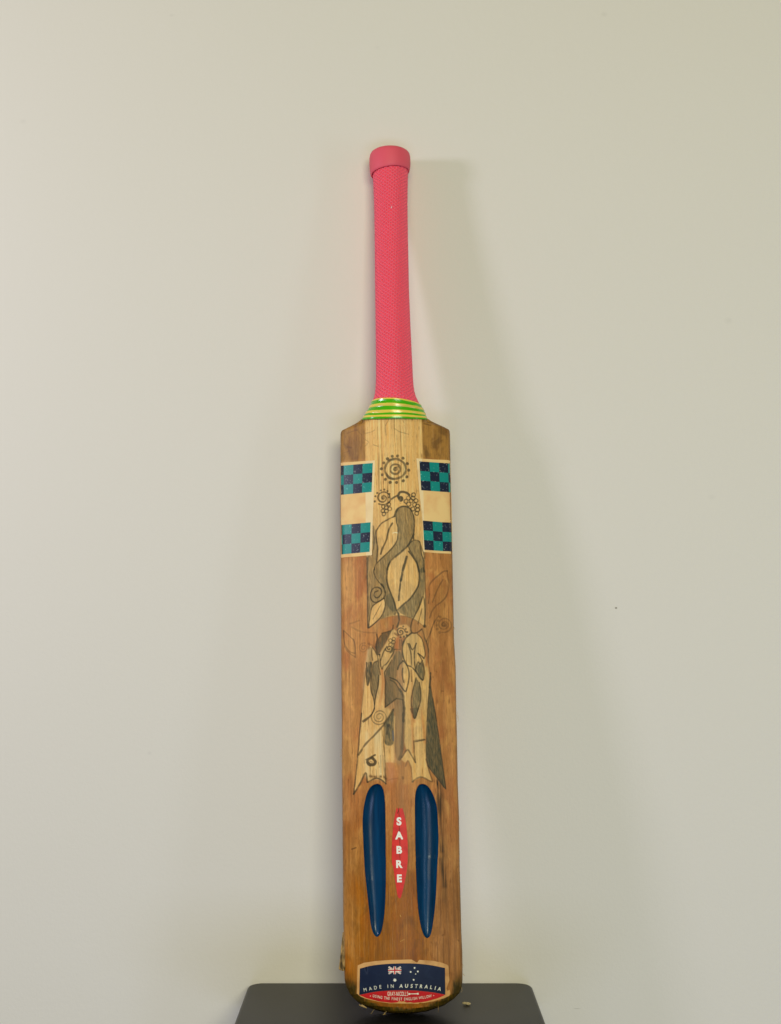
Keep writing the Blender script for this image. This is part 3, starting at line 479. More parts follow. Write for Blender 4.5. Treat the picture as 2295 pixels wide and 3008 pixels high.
    (-20.32, 379.64), (-20.99, 379.96), (-21.68, 380.5), (-22.26, 381.17), (-22.61, 381.86), (-22.68, 382.6), (-22.54, 383.44), (-22.23, 384.25), (-21.8,
    384.91), (-21.18, 385.37), (-20.39, 385.7), (-19.52, 385.98), (-18.69, 386.28)]), (0.78, 0.85, [(-12.64, 379.02), (-14.0, 378.18), (-15.35, 377.34),
    (-16.71, 376.5), (-18.06, 375.66), (-19.5, 374.84), (-20.98, 374.03), (-22.36, 373.18), (-23.5, 372.25), (-24.31, 371.26), (-24.88, 370.22), (-25.32,
    369.07), (-25.71, 367.75), (-26.05, 366.25), (-26.29, 364.6), (-26.5, 362.81), (-26.72, 360.87), (-26.98, 358.74), (-27.24, 356.43), (-27.5, 354.05),
    (-27.76, 351.7)]), (0.86, 0.85, [(-12.64, 379.02), (-12.38, 377.78), (-12.1, 376.56), (-11.87, 375.31), (-11.79, 373.97), (-11.84, 372.55), (-12.0,
    371.07), (-12.3, 369.51), (-12.8, 367.86), (-13.52, 366.04), (-14.44, 364.07), (-15.52, 362.12), (-16.73, 360.36), (-18.16, 358.8), (-19.78, 357.37),
    (-21.44, 356.07), (-22.94, 354.91), (-24.25, 353.92), (-25.44, 353.1), (-26.59, 352.34), (-27.76, 351.55)]), (0.55, 0.7, [(-15.4, 373.75), (-16.49,
    371.98), (-17.58, 370.2), (-18.67, 368.43), (-19.72, 366.65), (-20.73, 364.88), (-21.71, 363.1), (-22.68, 361.33), (-23.66, 359.55)]), (0.94, 0.8,
    [(23.49, 380.05), (22.68, 377.67), (21.89, 375.27), (21.08, 372.92), (20.21, 370.7), (19.24, 368.59), (18.19, 366.56), (17.16, 364.66), (16.21,
    362.92), (15.34, 361.4), (14.51, 360.06), (13.78, 358.8), (13.19, 357.51), (12.77, 356.14), (12.49, 354.77), (12.3, 353.42), (12.17, 352.13), (12.07,
    350.87), (12.04, 349.64), (12.08, 348.5), (12.24, 347.55), (12.5, 346.78), (12.84, 346.16), (13.32, 345.7), (13.96, 345.42), (14.84, 345.33), (15.92,
    345.4), (17.08, 345.66), (18.2, 346.09), (19.27, 346.77), (20.34, 347.67), (21.42, 348.66), (22.5, 349.61)]), (0.7, 0.7, [(24.65, 380.08), (24.82,
    377.4), (24.99, 374.73), (25.16, 372.04), (25.29, 369.28), (25.39, 366.32), (25.48, 363.22), (25.53, 360.26), (25.52, 357.74), (25.43, 355.82),
    (25.28, 354.32), (25.1, 352.99), (24.93, 351.58)]), (0.62, 0.7, [(22.65, 368.83), (22.19, 366.99), (21.74, 365.15), (21.28, 363.31), (20.8, 361.47),
    (20.3, 359.64), (19.78, 357.8), (19.26, 355.97), (18.74, 354.14)]), (1.09, 0.85, [(-0.21, 365.9), (0.04, 364.75), (0.3, 363.59), (0.53, 362.44), (0.7,
    361.29), (0.83, 360.17), (0.91, 359.06), (0.91, 357.92), (0.78, 356.69), (0.47, 355.34), (0.01, 353.91), (-0.5, 352.44), (-0.99, 350.99)]), (1.25,
    0.6, [(-2.93, 362.9), (-2.56, 363.67), (-2.19, 364.51), (-1.81, 365.2), (-1.36, 365.54), (-0.85, 365.37), (-0.28, 364.85), (0.31, 364.18), (0.89,
    363.59)]), (1.62, 0.75, [(25.6, 352.36), (25.45, 352.01), (25.09, 351.86), (24.75, 351.99), (24.61, 352.34), (24.76, 352.69), (25.11, 352.84), (25.46,
    352.71), (25.6, 352.36)]), (0.62, 0.35, [(-27.6, 351.7), (-26.47, 352.6), (-25.37, 353.5), (-24.21, 354.4), (-22.94, 355.29), (-21.53, 356.2),
    (-20.03, 357.13), (-18.44, 358.02), (-16.75, 358.82), (-14.95, 359.53), (-13.05, 360.17), (-11.07, 360.73), (-9.07, 361.18), (-6.98, 361.54), (-4.81,
    361.8), (-2.67, 361.98), (-0.66, 362.08), (1.17, 362.11), (2.87, 362.07), (4.53, 361.93), (6.21, 361.66), (7.95, 361.26), (9.69, 360.73), (11.41,
    360.1), (13.07, 359.42), (14.65, 358.69), (16.16, 357.88), (17.65, 357.01), (19.16, 356.06), (20.68, 355.02), (22.2, 353.89), (23.72, 352.73), (25.24,
    351.59)]), (0.94, 0.5, [(47.99, 406.08), (47.14, 406.03), (46.33, 406.03), (45.45, 405.92), (44.41, 405.48), (43.14, 404.62), (41.71, 403.45), (40.22,
    402.14), (38.77, 400.87), (37.31, 399.68), (35.8, 398.46), (34.38, 397.22), (33.16, 395.93), (32.14, 394.61), (31.26, 393.27), (30.56, 391.86),
    (30.07, 390.35), (29.9, 388.76), (29.99, 387.1), (30.14, 385.31), (30.16, 383.37), (29.99, 381.2), (29.74, 378.84), (29.46, 376.42), (29.19,
    374.04)]), (0.86, 0.5, [(48.0, 406.48), (48.15, 404.61), (48.3, 402.74), (48.45, 400.88), (48.62, 399.05), (48.9, 397.33), (49.25, 395.68), (49.51,
    393.97), (49.49, 392.05), (49.17, 389.77), (48.63, 387.26), (47.91, 384.76), (47.05, 382.54), (46.03, 380.67), (44.85, 379.02), (43.54, 377.52),
    (42.15, 376.08), (40.6, 374.76), (38.89, 373.57), (37.22, 372.4), (35.76, 371.17), (34.57, 369.83), (33.54, 368.43), (32.66, 367.02), (31.9, 365.62),
    (31.3, 364.25), (30.86, 362.89), (30.48, 361.53), (30.07, 360.17)]), (0.78, 0.5, [(43.42, 397.2), (42.38, 395.39), (41.32, 393.57), (40.28, 391.77),
    (39.31, 389.97), (38.42, 388.19), (37.59, 386.43), (36.79, 384.65), (36.02, 382.82), (35.26, 380.9), (34.54, 378.92), (33.82, 376.93), (33.11,
    374.94)]), (0.94, 0.42, [(44.24, 353.3), (43.86, 353.04), (43.37, 352.92), (42.81, 353.0), (42.3, 353.3), (41.9, 353.83), (41.72, 354.52), (41.81,
    355.3), (42.21, 356.08), (42.9, 356.72), (43.81, 357.12), (44.85, 357.2), (45.9, 356.9), (46.79, 356.22), (47.4, 355.21), (47.61, 353.97), (47.35,
    352.66), (46.62, 351.43), (45.47, 350.47), (44.01, 349.91), (42.42, 349.86), (40.89, 350.38), (39.62, 351.43), (38.79, 352.92), (38.54, 354.68),
    (38.94, 356.52), (39.98, 358.2), (41.57, 359.51), (43.55, 360.25), (45.7, 360.3), (47.75, 359.6), (49.43, 358.21), (50.53, 356.27), (50.85, 353.98),
    (50.31, 351.57), (48.94, 349.38), (46.89, 347.72), (44.38, 346.8), (41.69, 346.76)]), (2.64, 0.45, [(44.44, 354.08), (44.19, 353.51), (43.6, 353.25),
    (43.03, 353.47), (42.8, 354.03), (43.05, 354.6), (43.64, 354.86), (44.21, 354.64), (44.44, 354.08)]), (1.32, 0.4, [(37.19, 353.45), (37.07, 353.16),
    (36.78, 353.04), (36.49, 353.14), (36.38, 353.42), (36.5, 353.71), (36.79, 353.84), (37.08, 353.73), (37.19, 353.45)]), (1.32, 0.4, [(37.43, 349.99),
    (37.3, 349.7), (37.01, 349.58), (36.73, 349.69), (36.61, 349.97), (36.74, 350.25), (37.03, 350.38), (37.31, 350.27), (37.43, 349.99)]), (1.32, 0.4,
    [(39.7, 346.6), (39.57, 346.31), (39.28, 346.18), (39.0, 346.29), (38.88, 346.57), (39.01, 346.86), (39.3, 346.98), (39.59, 346.88), (39.7, 346.6)]),
    (1.32, 0.4, [(38.23, 358.11), (38.11, 357.82), (37.82, 357.7), (37.53, 357.8), (37.42, 358.08), (37.54, 358.37), (37.83, 358.5), (38.12, 358.39),
    (38.23, 358.11)]), (1.32, 0.4, [(40.5, 361.44), (40.38, 361.15), (40.08, 361.02), (39.8, 361.13), (39.69, 361.41), (39.81, 361.7), (40.1, 361.83),
    (40.39, 361.72), (40.5, 361.44)]), (0.78, 0.5, [(38.7, 362.38), (37.56, 360.93), (36.39, 359.52), (35.27, 358.05), (34.27, 356.44), (33.45, 354.61),
    (32.74, 352.62), (32.08, 350.6), (31.38, 348.66), (30.6, 346.79), (29.78, 344.93), (28.99, 343.19), (28.29, 341.69), (27.74, 340.24), (27.28, 338.85),
    (26.84, 337.91), (26.36, 337.82), (25.76, 339.0), (25.11, 341.12), (24.49, 343.5), (23.96, 345.43), (23.57, 346.71), (23.27, 347.73), (23.01, 348.65),
    (22.73, 349.62)]), (0.62, 0.5, [(34.68, 357.22), (33.73, 354.92), (32.76, 352.64), (31.82, 350.32), (30.98, 347.89), (30.21, 345.29), (29.51, 342.58),
    (28.9, 339.82), (28.43, 337.1), (28.14, 334.42), (28.0, 331.74), (27.93, 329.07), (27.82, 326.4)]), (0.7, 0.45, [(-51.78, 350.52), (-51.7, 347.42),
    (-51.68, 344.25), (-51.54, 341.21), (-51.08, 338.48), (-50.2, 336.06), (-49.01, 333.87), (-47.7, 331.99), (-46.45, 330.5), (-45.29, 329.55), (-44.12,
    329.05), (-42.96, 328.73), (-41.79, 328.32)]), (0.7, 0.45, [(-51.78, 350.52), (-50.15, 348.91), (-48.49, 347.3), (-46.92, 345.74), (-45.54, 344.29),
    (-44.36, 343.14), (-43.33, 342.18), (-42.48, 341.07), (-41.84, 339.45), (-41.49, 337.1), (-41.38, 334.26), (-41.38, 331.23), (-41.33, 328.3)]), (1.09,
    0.28, [(-45.82, 356.66), (-44.74, 356.93), (-43.68, 357.2), (-42.61, 357.47), (-41.5, 357.77), (-40.35, 358.09), (-39.18, 358.44), (-37.99, 358.81),
    (-36.81, 359.16)]), (1.09, 0.28, [(-43.89, 353.44), (-41.73, 352.06), (-39.57, 350.61), (-37.44, 349.3), (-35.37, 348.29), (-33.37, 347.7), (-31.42,
    347.4), (-29.51, 347.24), (-27.66, 347.1), (-25.87, 346.95), (-24.15, 346.87), (-22.45, 346.81), (-20.74, 346.75)]), (0.78, 0.28, [(-31.91, 332.77),
    (-31.86, 332.42), (-31.95, 332.05), (-32.19, 331.7), (-32.57, 331.45), (-33.07, 331.35), (-33.61, 331.43), (-34.13, 331.72), (-34.56, 332.19),
    (-34.81, 332.81), (-34.84, 333.51), (-34.61, 334.2), (-34.13, 334.79), (-33.43, 335.2), (-32.59, 335.34), (-31.7, 335.18), (-30.87, 334.71), (-30.21,
    333.96), (-29.82, 333.01), (-29.78, 331.96), (-30.11, 330.94), (-30.8, 330.07), (-31.79, 329.47), (-32.98, 329.25), (-34.23, 329.45), (-35.39,
    330.07), (-36.31, 331.07), (-36.87, 332.34), (-36.97, 333.75), (-36.58, 335.12), (-35.71, 336.3), (-34.44, 337.11), (-32.92, 337.45), (-31.31,
    337.25)]), (1.25, 0.3, [(-27.78, 336.39), (-27.02, 335.98), (-26.26, 335.57), (-25.49, 335.16), (-24.73, 334.71), (-23.97, 334.23), (-23.21, 333.71),
    (-22.45, 333.19), (-21.69, 332.67)]), (0.7, 0.4, [(-51.78, 350.14), (-51.61, 346.26), (-51.5, 342.28), (-51.26, 338.53), (-50.72, 335.37), (-49.73,
    332.95), (-48.42, 331.05), (-47.01, 329.51), (-45.69, 328.16), (-44.5, 327.05), (-43.34, 326.25), (-42.2, 325.58), (-41.05, 324.84)]), (0.7, 0.4,
    [(-42.05, 341.77), (-41.75, 340.11), (-41.43, 338.51), (-41.15, 336.8), (-40.95, 334.79), (-40.86, 332.37), (-40.86, 329.66), (-40.89, 326.83),
    (-40.9, 324.07)]), (1.09, 0.88, [(12.43, 345.41), (11.13, 344.41), (9.79, 343.44), (8.52, 342.42), (7.39, 341.26), (6.42, 339.94), (5.56, 338.51),
    (4.83, 336.97), (4.24, 335.32), (3.81, 333.53), (3.51, 331.58), (3.36, 329.62), (3.35, 327.73), (3.51, 325.94), (3.82, 324.18), (4.25, 322.49), (4.76,
    320.91), (5.37, 319.39), (6.09, 317.93), (6.88, 316.63), (7.71, 315.61), (8.58, 315.04), (9.5, 314.81), (10.47, 314.6), (11.49, 314.1), (12.58,
    313.22), (13.74, 312.12), (14.89, 310.89), (15.98, 309.58), (16.99, 308.09), (17.96, 306.43), (18.87, 304.84), (19.68, 303.56), (20.38, 302.73),
    (20.97, 302.2), (21.52, 301.78), (22.09, 301.31)]), (0.86, 0.8, [(18.17, 344.71), (19.25, 343.63), (20.37, 342.61), (21.42, 341.47), (22.31, 340.04),
    (23.03, 338.18), (23.63, 336.0), (24.1, 333.75), (24.46, 331.68), (24.69, 329.77), (24.79, 327.9), (24.79, 326.21), (24.71, 324.83), (24.51, 323.87),
    (24.19, 323.23), (23.83, 322.72), (23.5, 322.15)]), (0.94, 0.85, [(8.82, 335.48), (9.35, 333.9), (9.91, 332.31), (10.42, 330.75), (10.84, 329.25),
    (11.14, 327.93), (11.35, 326.73), (11.51, 325.46), (11.66, 323.95), (11.8, 322.07), (11.92, 319.97), (12.02, 317.77), (12.12, 315.62)]), (0.94, 0.85,
    [(10.19, 335.48), (10.85, 333.81), (11.49, 331.95), (12.17, 330.45), (12.92, 329.87), (13.77, 330.58), (14.71, 332.2), (15.67, 334.19), (16.63,
    335.99)]), (0.94, 0.85, [(15.67, 333.85), (15.41, 332.02), (15.14, 330.23), (14.9, 328.35), (14.76, 326.24), (14.73, 323.69), (14.77, 320.83), (14.88,
    318.03), (15.02, 315.63), (15.21, 313.8), (15.46, 312.32), (15.72, 310.99), (15.98, 309.58)]), (0.94, 0.85, [(18.21, 326.42), (19.09, 325.82), (20.0,
    325.22), (20.86, 324.62), (21.61, 324.03), (22.2, 323.46), (22.68, 322.89), (23.11, 322.33), (23.57, 321.77)]), (0.94, 0.85, [(18.96, 325.52), (19.83,
    323.87), (20.74, 322.26), (21.59, 320.58), (22.28, 318.72), (22.81, 316.58), (23.22, 314.24), (23.5, 311.87), (23.63, 309.64), (23.56, 307.61),
    (23.31, 305.69), (22.99, 303.81), (22.71, 301.92)]), (0.94, 0.85, [(16.03, 312.61), (16.54, 314.31), (17.06, 316.14), (17.56, 317.72), (18.06,
    318.68), (18.53, 318.64), (18.98, 317.9), (19.44, 317.08), (19.94, 316.8), (20.5, 317.29), (21.09, 318.19), (21.7, 319.25), (22.31, 320.24)]), (0.86,
    0.65, [(26.51, 337.83), (27.01, 335.75), (27.54, 333.69), (27.99, 331.61), (28.27, 329.46), (28.25, 327.23), (28.03, 324.93), (27.79, 322.61), (27.7,
    320.31), (27.83, 318.0), (28.1, 315.66), (28.4, 313.37), (28.66, 311.21), (28.91, 309.23), (29.16, 307.38), (29.36, 305.55), (29.43, 303.64), (29.34,
    301.63), (29.12, 299.57), (28.84, 297.46), (28.56, 295.31), (28.3, 293.16), (28.02, 290.97), (27.74, 288.7), (27.46, 286.26), (27.18, 283.61), (26.91,
    280.79), (26.64, 277.89), (26.38, 274.99), (26.12, 272.12), (25.87, 269.21), (25.63, 266.3), (25.38, 263.4)]), (1.25, 0.8, [(29.6, 308.19), (29.55,
    306.7), (29.51, 305.25), (29.44, 303.74), (29.32, 302.12), (29.12, 300.34), (28.87, 298.43), (28.59, 296.48), (28.32, 294.56)]), (0.7, 0.7, [(29.15,
    297.59), (29.59, 294.84), (30.02, 292.16), (30.48, 289.37), (30.99, 286.28), (31.63, 282.62), (32.36, 278.55), (33.06, 274.59), (33.59, 271.25),
    (33.91, 268.78), (34.09, 266.86), (34.2, 265.18), (34.35, 263.38)]), (0.94, 0.85, [(3.6, 319.4), (2.68, 318.47), (1.73, 317.55), (0.84, 316.62),
    (0.12, 315.65), (-0.38, 314.65), (-0.72, 313.62), (-1.0, 312.57), (-1.31, 311.53)]), (0.94, 0.85, [(3.6, 319.78), (4.58, 318.78), (5.58, 317.81),
    (6.52, 316.78), (7.33, 315.61), (7.99, 314.23), (8.54, 312.71), (8.98, 311.12), (9.28, 309.57), (9.43, 308.11), (9.45, 306.69), (9.35, 305.2), (9.17,
    303.54), (8.86, 301.53), (8.44, 299.28), (7.96, 297.1), (7.51, 295.27), (7.12, 293.75), (6.77, 292.43), (6.35, 291.5), (5.77, 291.15), (4.99, 291.57),
    (4.06, 292.61), (3.06, 293.97), (2.06, 295.3), (1.12, 296.68), (0.19, 298.23), (-0.82, 299.73), (-2.01, 301.0), (-3.44, 301.93), (-5.05, 302.64),
    (-6.74, 303.27), (-8.39, 303.94)]), (0.86, 0.7, [(-8.42, 301.91), (-7.28, 301.28), (-6.12, 300.69), (-4.99, 300.03), (-3.92, 299.16), (-2.94, 298.01),
    (-2.03, 296.66), (-1.14, 295.22), (-0.23, 293.83)]), (0.86, 0.8, [(3.48, 312.6), (3.32, 310.89), (3.14, 309.17), (3.0, 307.47), (2.99, 305.82), (3.15,
    304.24), (3.44, 302.69), (3.78, 301.17), (4.1, 299.64)]), (1.56, 0.7, [(0.36, 293.07), (1.08, 292.01), (1.84, 290.99), (2.53, 289.89), (3.08, 288.55),
    (3.46, 287.12), (3.71, 285.62), (3.86, 283.71), (3.94, 281.06), (3.9, 277.38), (3.76, 272.92), (3.58, 268.15), (3.42, 263.55)]), (0.78, 0.7, [(11.43,
    311.08), (11.47, 300.52)]), (0.86, 0.8, [(15.86, 303.54), (15.02, 300.68), (14.15, 297.8), (13.33, 294.96), (12.61, 292.25), (11.98, 289.71), (11.42,
    287.28), (10.99, 284.91), (10.77, 282.51), (10.81, 280.0), (11.07, 277.44), (11.46, 274.98), (11.88, 272.79), (12.33, 270.65), (12.85, 268.56),
    (13.43, 267.0), (14.03, 266.44), (14.68, 267.22), (15.38, 269.02), (16.11, 271.3), (16.82, 273.51), (17.59, 275.62), (18.4, 277.88), (19.13, 280.2),
    (19.66, 282.49), (19.92, 284.77), (19.99, 287.07), (19.94, 289.33), (19.83, 291.5), (19.64, 293.56), (19.34, 295.52), (19.0, 297.46), (18.69,
    299.41)]), (0.94, 0.8, [(-20.38, 345.2), (-20.22, 344.1), (-20.03, 343.04), (-19.89, 341.9), (-19.9, 340.6), (-20.18, 339.05), (-20.65, 337.34),
    (-21.09, 335.55), (-21.29, 333.79), (-21.2, 331.93), (-20.92, 329.97), (-20.52, 328.19), (-20.08, 326.89), (-19.59, 326.25), (-19.01, 326.09), (-18.4,
    326.11), (-17.8, 326.04)]), (0.86, 0.8, [(-24.75, 333.19), (-23.93, 332.02), (-23.1, 330.87), (-22.3, 329.7), (-21.59, 328.48), (-20.97, 327.28),
    (-20.43, 326.1), (-19.94, 324.75), (-19.52, 323.07), (-19.17, 320.82), (-18.9, 318.16), (-18.66, 315.48), (-18.43, 313.17), (-18.21, 311.38), (-18.0,
    309.89), (-17.8, 308.52), (-17.6, 307.09)]), (0.86, 0.8, [(-17.8, 326.42), (-17.59, 323.7), (-17.4, 320.88), (-17.19, 318.27), (-16.95, 316.15),
    (-16.67, 314.54), (-16.36, 313.32), (-16.04, 312.51), (-15.71, 312.17), (-15.4, 312.47), (-15.11, 313.35), (-14.77, 314.41), (-14.29, 315.29), (-13.7,
    315.76), (-13.01, 316.06), (-12.2, 316.52), (-11.22, 317.46), (-9.94, 319.16), (-8.41, 321.39), (-6.93, 323.7), (-5.79, 325.63), (-5.12, 327.01),
    (-4.75, 328.11), (-4.51, 329.09), (-4.2, 330.13)]), (0.86, 0.8, [(-16.88, 320.69), (-16.2, 322.61), (-15.52, 324.57), (-14.83, 326.46), (-14.12,
    328.18), (-13.36, 329.64), (-12.58, 330.92), (-11.78, 332.13), (-11.0, 333.38)]), (0.86, 0.8, [(-6.63, 320.35), (-8.08, 317.98), (-9.6, 315.52),
    (-10.99, 313.25), (-12.07, 311.44), (-12.75, 310.39), (-13.15, 309.87), (-13.37, 309.39), (-13.48, 308.47), (-13.44, 306.97), (-13.23, 305.16),
    (-12.98, 303.11), (-12.83, 300.91), (-12.81, 298.55), (-12.85, 296.02), (-12.92, 293.29), (-12.98, 290.39), (-13.02, 287.22), (-13.07, 283.83),
    (-13.12, 280.34), (-13.17, 276.91)]), (0.86, 0.8, [(-18.83, 306.38), (-19.06, 303.73), (-19.27, 301.07), (-19.52, 298.43), (-19.88, 295.86), (-20.41,
    293.31), (-21.08, 290.77), (-21.74, 288.36), (-22.28, 286.16), (-22.68, 284.24), (-22.98, 282.52), (-23.22, 280.95), (-23.43, 279.44), (-23.53,
    278.03), (-23.53, 276.73), (-23.61, 275.48), (-23.96, 274.21), (-24.62, 272.91), (-25.49, 271.61), (-26.56, 270.33), (-27.82, 269.08), (-29.34,
    267.88), (-31.09, 266.72), (-32.94, 265.57), (-34.74, 264.41)]), (0.7, 0.75, [(-24.76, 332.43), (-24.95, 330.89), (-25.16, 329.35), (-25.32, 327.83),
    (-25.37, 326.36), (-25.26, 324.97), (-25.04, 323.63), (-24.77, 322.32), (-24.52, 321.0)]), (0.86, 0.8, [(-25.54, 318.76), (-25.77, 315.44), (-25.98,
    312.06), (-26.23, 308.81), (-26.62, 305.92), (-27.21, 303.12), (-27.96, 300.4), (-28.71, 298.35), (-29.32, 297.55), (-29.74, 298.39), (-30.06,
    300.48), (-30.29, 303.24), (-30.44, 306.07), (-30.5, 308.99), (-30.45, 312.24), (-30.36, 315.64), (-30.3, 318.97)]), (0.78, 0.75, [(-20.32, 320.06),
    (-21.23, 319.61), (-22.16, 319.28), (-23.04, 318.72), (-23.8, 317.55), (-24.4, 315.61), (-24.9, 313.12), (-25.32, 310.3), (-25.68, 307.39), (-26.03,
    304.27), (-26.34, 300.87), (-26.53, 297.53), (-26.52, 294.58), (-26.21, 292.15), (-25.67, 290.03), (-25.06, 288.11), (-24.57, 286.23), (-24.23,
    284.43), (-23.95, 282.74), (-23.7, 281.1), (-23.43, 279.44)]), (0.62, 0.4, [(-30.97, 313.68), (-31.44, 309.91), (-31.91, 306.13), (-32.38, 302.36),
    (-32.83, 298.6), (-33.28, 294.83), (-33.71, 291.07), (-34.13, 287.32), (-34.53, 283.56), (-34.9, 279.81), (-35.25, 276.06), (-35.58, 272.31), (-35.92,
    268.57)]), (0.86, 0.75, [(-2.64, 284.89), (-3.75, 283.99), (-4.85, 283.11), (-5.99, 282.21), (-7.22, 281.25), (-8.58, 280.21), (-10.04, 279.12),
    (-11.54, 278.01), (-13.01, 276.91)]), (0.86, 0.6, [(-2.64, 284.89), (3.37, 283.31)]), (0.94, 0.7, [(-15.4, 345.75), (-12.92, 346.37), (-10.32,
    346.98), (-7.97, 347.65), (-6.2, 348.46), (-5.27, 349.47), (-4.93, 350.62), (-4.83, 351.82), (-4.61, 352.99)]), (0.7, 0.6, [(-20.91, 333.78), (-20.35,
    335.62), (-19.81, 337.5), (-19.23, 339.31), (-18.52, 340.92), (-17.66, 342.25), (-16.67, 343.4), (-15.64, 344.46), (-14.64, 345.56)]), (0.86, 0.8,
    [(1.8, 346.01), (1.58, 346.16), (1.42, 346.42), (1.37, 346.77), (1.47, 347.15), (1.73, 347.5), (2.13, 347.76), (2.64, 347.87), (3.2, 347.78), (3.72,
    347.47), (4.13, 346.97), (4.35, 346.3), (4.31, 345.56), (4.0, 344.83), (3.43, 344.22), (2.65, 343.82), (1.73, 343.71), (0.79, 343.94), (-0.04,
    344.51), (-0.65, 345.37), (-0.94, 346.44), (-0.85, 347.58), (-0.34, 348.66), (0.53, 349.54), (1.7, 350.09), (3.02, 350.21), (4.34, 349.87), (5.5,
    349.07), (6.34, 347.88), (6.72, 346.43)]), (1.01, 0.8, [(7.46, 349.42), (7.36, 349.21), (7.15, 349.12), (6.93, 349.21), (6.84, 349.42), (6.94,
    349.64), (7.16, 349.73), (7.37, 349.64), (7.46, 349.42)]), (1.01, 0.8, [(8.7, 346.37), (8.61, 346.16), (8.39, 346.07), (8.18, 346.16), (8.09, 346.37),
    (8.18, 346.59), (8.4, 346.68), (8.62, 346.59), (8.7, 346.37)]), (1.01, 0.8, [(8.11, 343.32), (8.02, 343.1), (7.8, 343.01), (7.59, 343.1), (7.5,
    343.32), (7.6, 343.53), (7.81, 343.62), (8.03, 343.54), (8.11, 343.32)]), (1.01, 0.8, [(5.42, 342.02), (5.33, 341.8), (5.11, 341.71), (4.9, 341.8),
    (4.81, 342.02), (4.9, 342.24), (5.12, 342.32), (5.34, 342.23), (5.42, 342.02)]), (1.01, 0.8, [(2.37, 341.57), (2.27, 341.36), (2.06, 341.27), (1.84,
    341.36), (1.76, 341.57), (1.85, 341.79), (2.07, 341.88), (2.28, 341.79), (2.37, 341.57)]), (1.01, 0.8, [(5.2, 351.71), (5.11, 351.49), (4.89, 351.4),
    (4.68, 351.49), (4.59, 351.71), (4.69, 351.93), (4.9, 352.02), (5.12, 351.93), (5.2, 351.71)]), (0.62, 0.7, [(-6.0, 338.54), (-6.02, 338.08), (-6.19,
    337.64), (-6.51, 337.32), (-6.93, 337.17), (-7.4, 337.15), (-7.85, 337.2), (-8.24, 337.32), (-8.56, 337.55), (-8.8, 337.93), (-8.95, 338.4), (-9.0,
    338.86), (-8.9, 339.26), (-8.66, 339.61), (-8.28, 339.91), (-7.82, 340.14), (-7.36, 340.2), (-6.93, 340.05), (-6.58, 339.74), (-6.3, 339.37), (-6.1,
    338.97), (-6.0, 338.54)]), (0.62, 0.7, [(-3.09, 337.09), (-3.18, 336.63), (-3.42, 336.25), (-3.77, 335.98), (-4.19, 335.79), (-4.62, 335.65), (-5.04,
    335.62), (-5.45, 335.76), (-5.83, 336.09), (-6.12, 336.52), (-6.29, 336.97), (-6.29, 337.4), (-6.12, 337.82), (-5.82, 338.23), (-5.42, 338.55), (-5.0,
    338.69), (-4.57, 338.64), (-4.15, 338.47), (-3.76, 338.23), (-3.42, 337.94), (-3.18, 337.56), (-3.09, 337.09)]), (0.62, 0.7, [(-6.02, 334.89), (-6.15,
    334.47), (-6.37, 334.1), (-6.67, 333.76), (-7.04, 333.48), (-7.46, 333.33), (-7.92, 333.4), (-8.37, 333.65), (-8.74, 333.99), (-8.99, 334.37), (-9.09,
    334.77), (-9.03, 335.22), (-8.85, 335.68), (-8.58, 336.06), (-8.25, 336.28), (-7.86, 336.37), (-7.41, 336.36), (-6.95, 336.3), (-6.53, 336.13),
    (-6.21, 335.8), (-6.04, 335.36), (-6.02, 334.89)]), (0.62, 0.7, [(-3.0, 339.98), (-3.05, 339.55), (-3.21, 339.11), (-3.48, 338.74), (-3.87, 338.51),
    (-4.33, 338.49), (-4.81, 338.61), (-5.23, 338.8), (-5.55, 339.05), (-5.75, 339.39), (-5.85, 339.82), (-5.85, 340.3), (-5.74, 340.72), (-5.53, 341.04),
    (-5.2, 341.28), (-4.76, 341.47), (-4.29, 341.56), (-3.83, 341.5), (-3.45, 341.25), (-3.19, 340.85), (-3.05, 340.41), (-3.0, 339.98)]), (0.86, 0.8,
    [(-8.36, 331.1), (-8.42, 330.86), (-8.58, 330.62), (-8.85, 330.45), (-9.21, 330.39), (-9.6, 330.47), (-9.98, 330.7), (-10.27, 331.07), (-10.43,
    331.56), (-10.41, 332.11), (-10.19, 332.65), (-9.76, 333.11), (-9.17, 333.41), (-8.47, 333.49), (-7.74, 333.32), (-7.08, 332.89), (-6.57, 332.23),
    (-6.3, 331.41), (-6.32, 330.51), (-6.66, 329.64), (-7.3, 328.91), (-8.18, 328.42), (-9.22, 328.26), (-10.3, 328.46), (-11.3, 329.03), (-12.07,
    329.93), (-12.52, 331.07)]), (0.86, 0.8, [(-5.3, 332.82), (-5.48, 331.72), (-5.64, 330.59), (-5.84, 329.53), (-6.12, 328.67), (-6.53, 328.09), (-7.02,
    327.7), (-7.54, 327.4), (-8.05, 327.06)]), (0.7, 0.7, [(-3.97, 335.44), (-4.58, 330.45), (1.57, 330.02), (1.26, 339.14)]), (0.78, 0.6, [(2.78,
    339.13), (2.85, 337.36), (2.91, 335.42), (2.99, 333.82), (3.14, 333.05), (3.37, 333.44), (3.66, 334.66), (3.98, 336.22), (4.28, 337.61)]), (0.74, 0.6,
    [(-17.7, 267.9), (-17.63, 267.47), (-17.74, 267.01), (-18.04, 266.59), (-18.52, 266.27), (-19.14, 266.14), (-19.81, 266.25), (-20.44, 266.6), (-20.95,
    267.19), (-21.23, 267.95), (-21.22, 268.82), (-20.89, 269.66), (-20.25, 270.38), (-19.35, 270.84), (-18.28, 270.98), (-17.19, 270.73), (-16.2, 270.1),
    (-15.46, 269.13), (-15.08, 267.93), (-15.15, 266.63), (-15.69, 265.39), (-16.66, 264.38), (-17.98, 263.75), (-19.49, 263.59), (-21.02, 263.97),
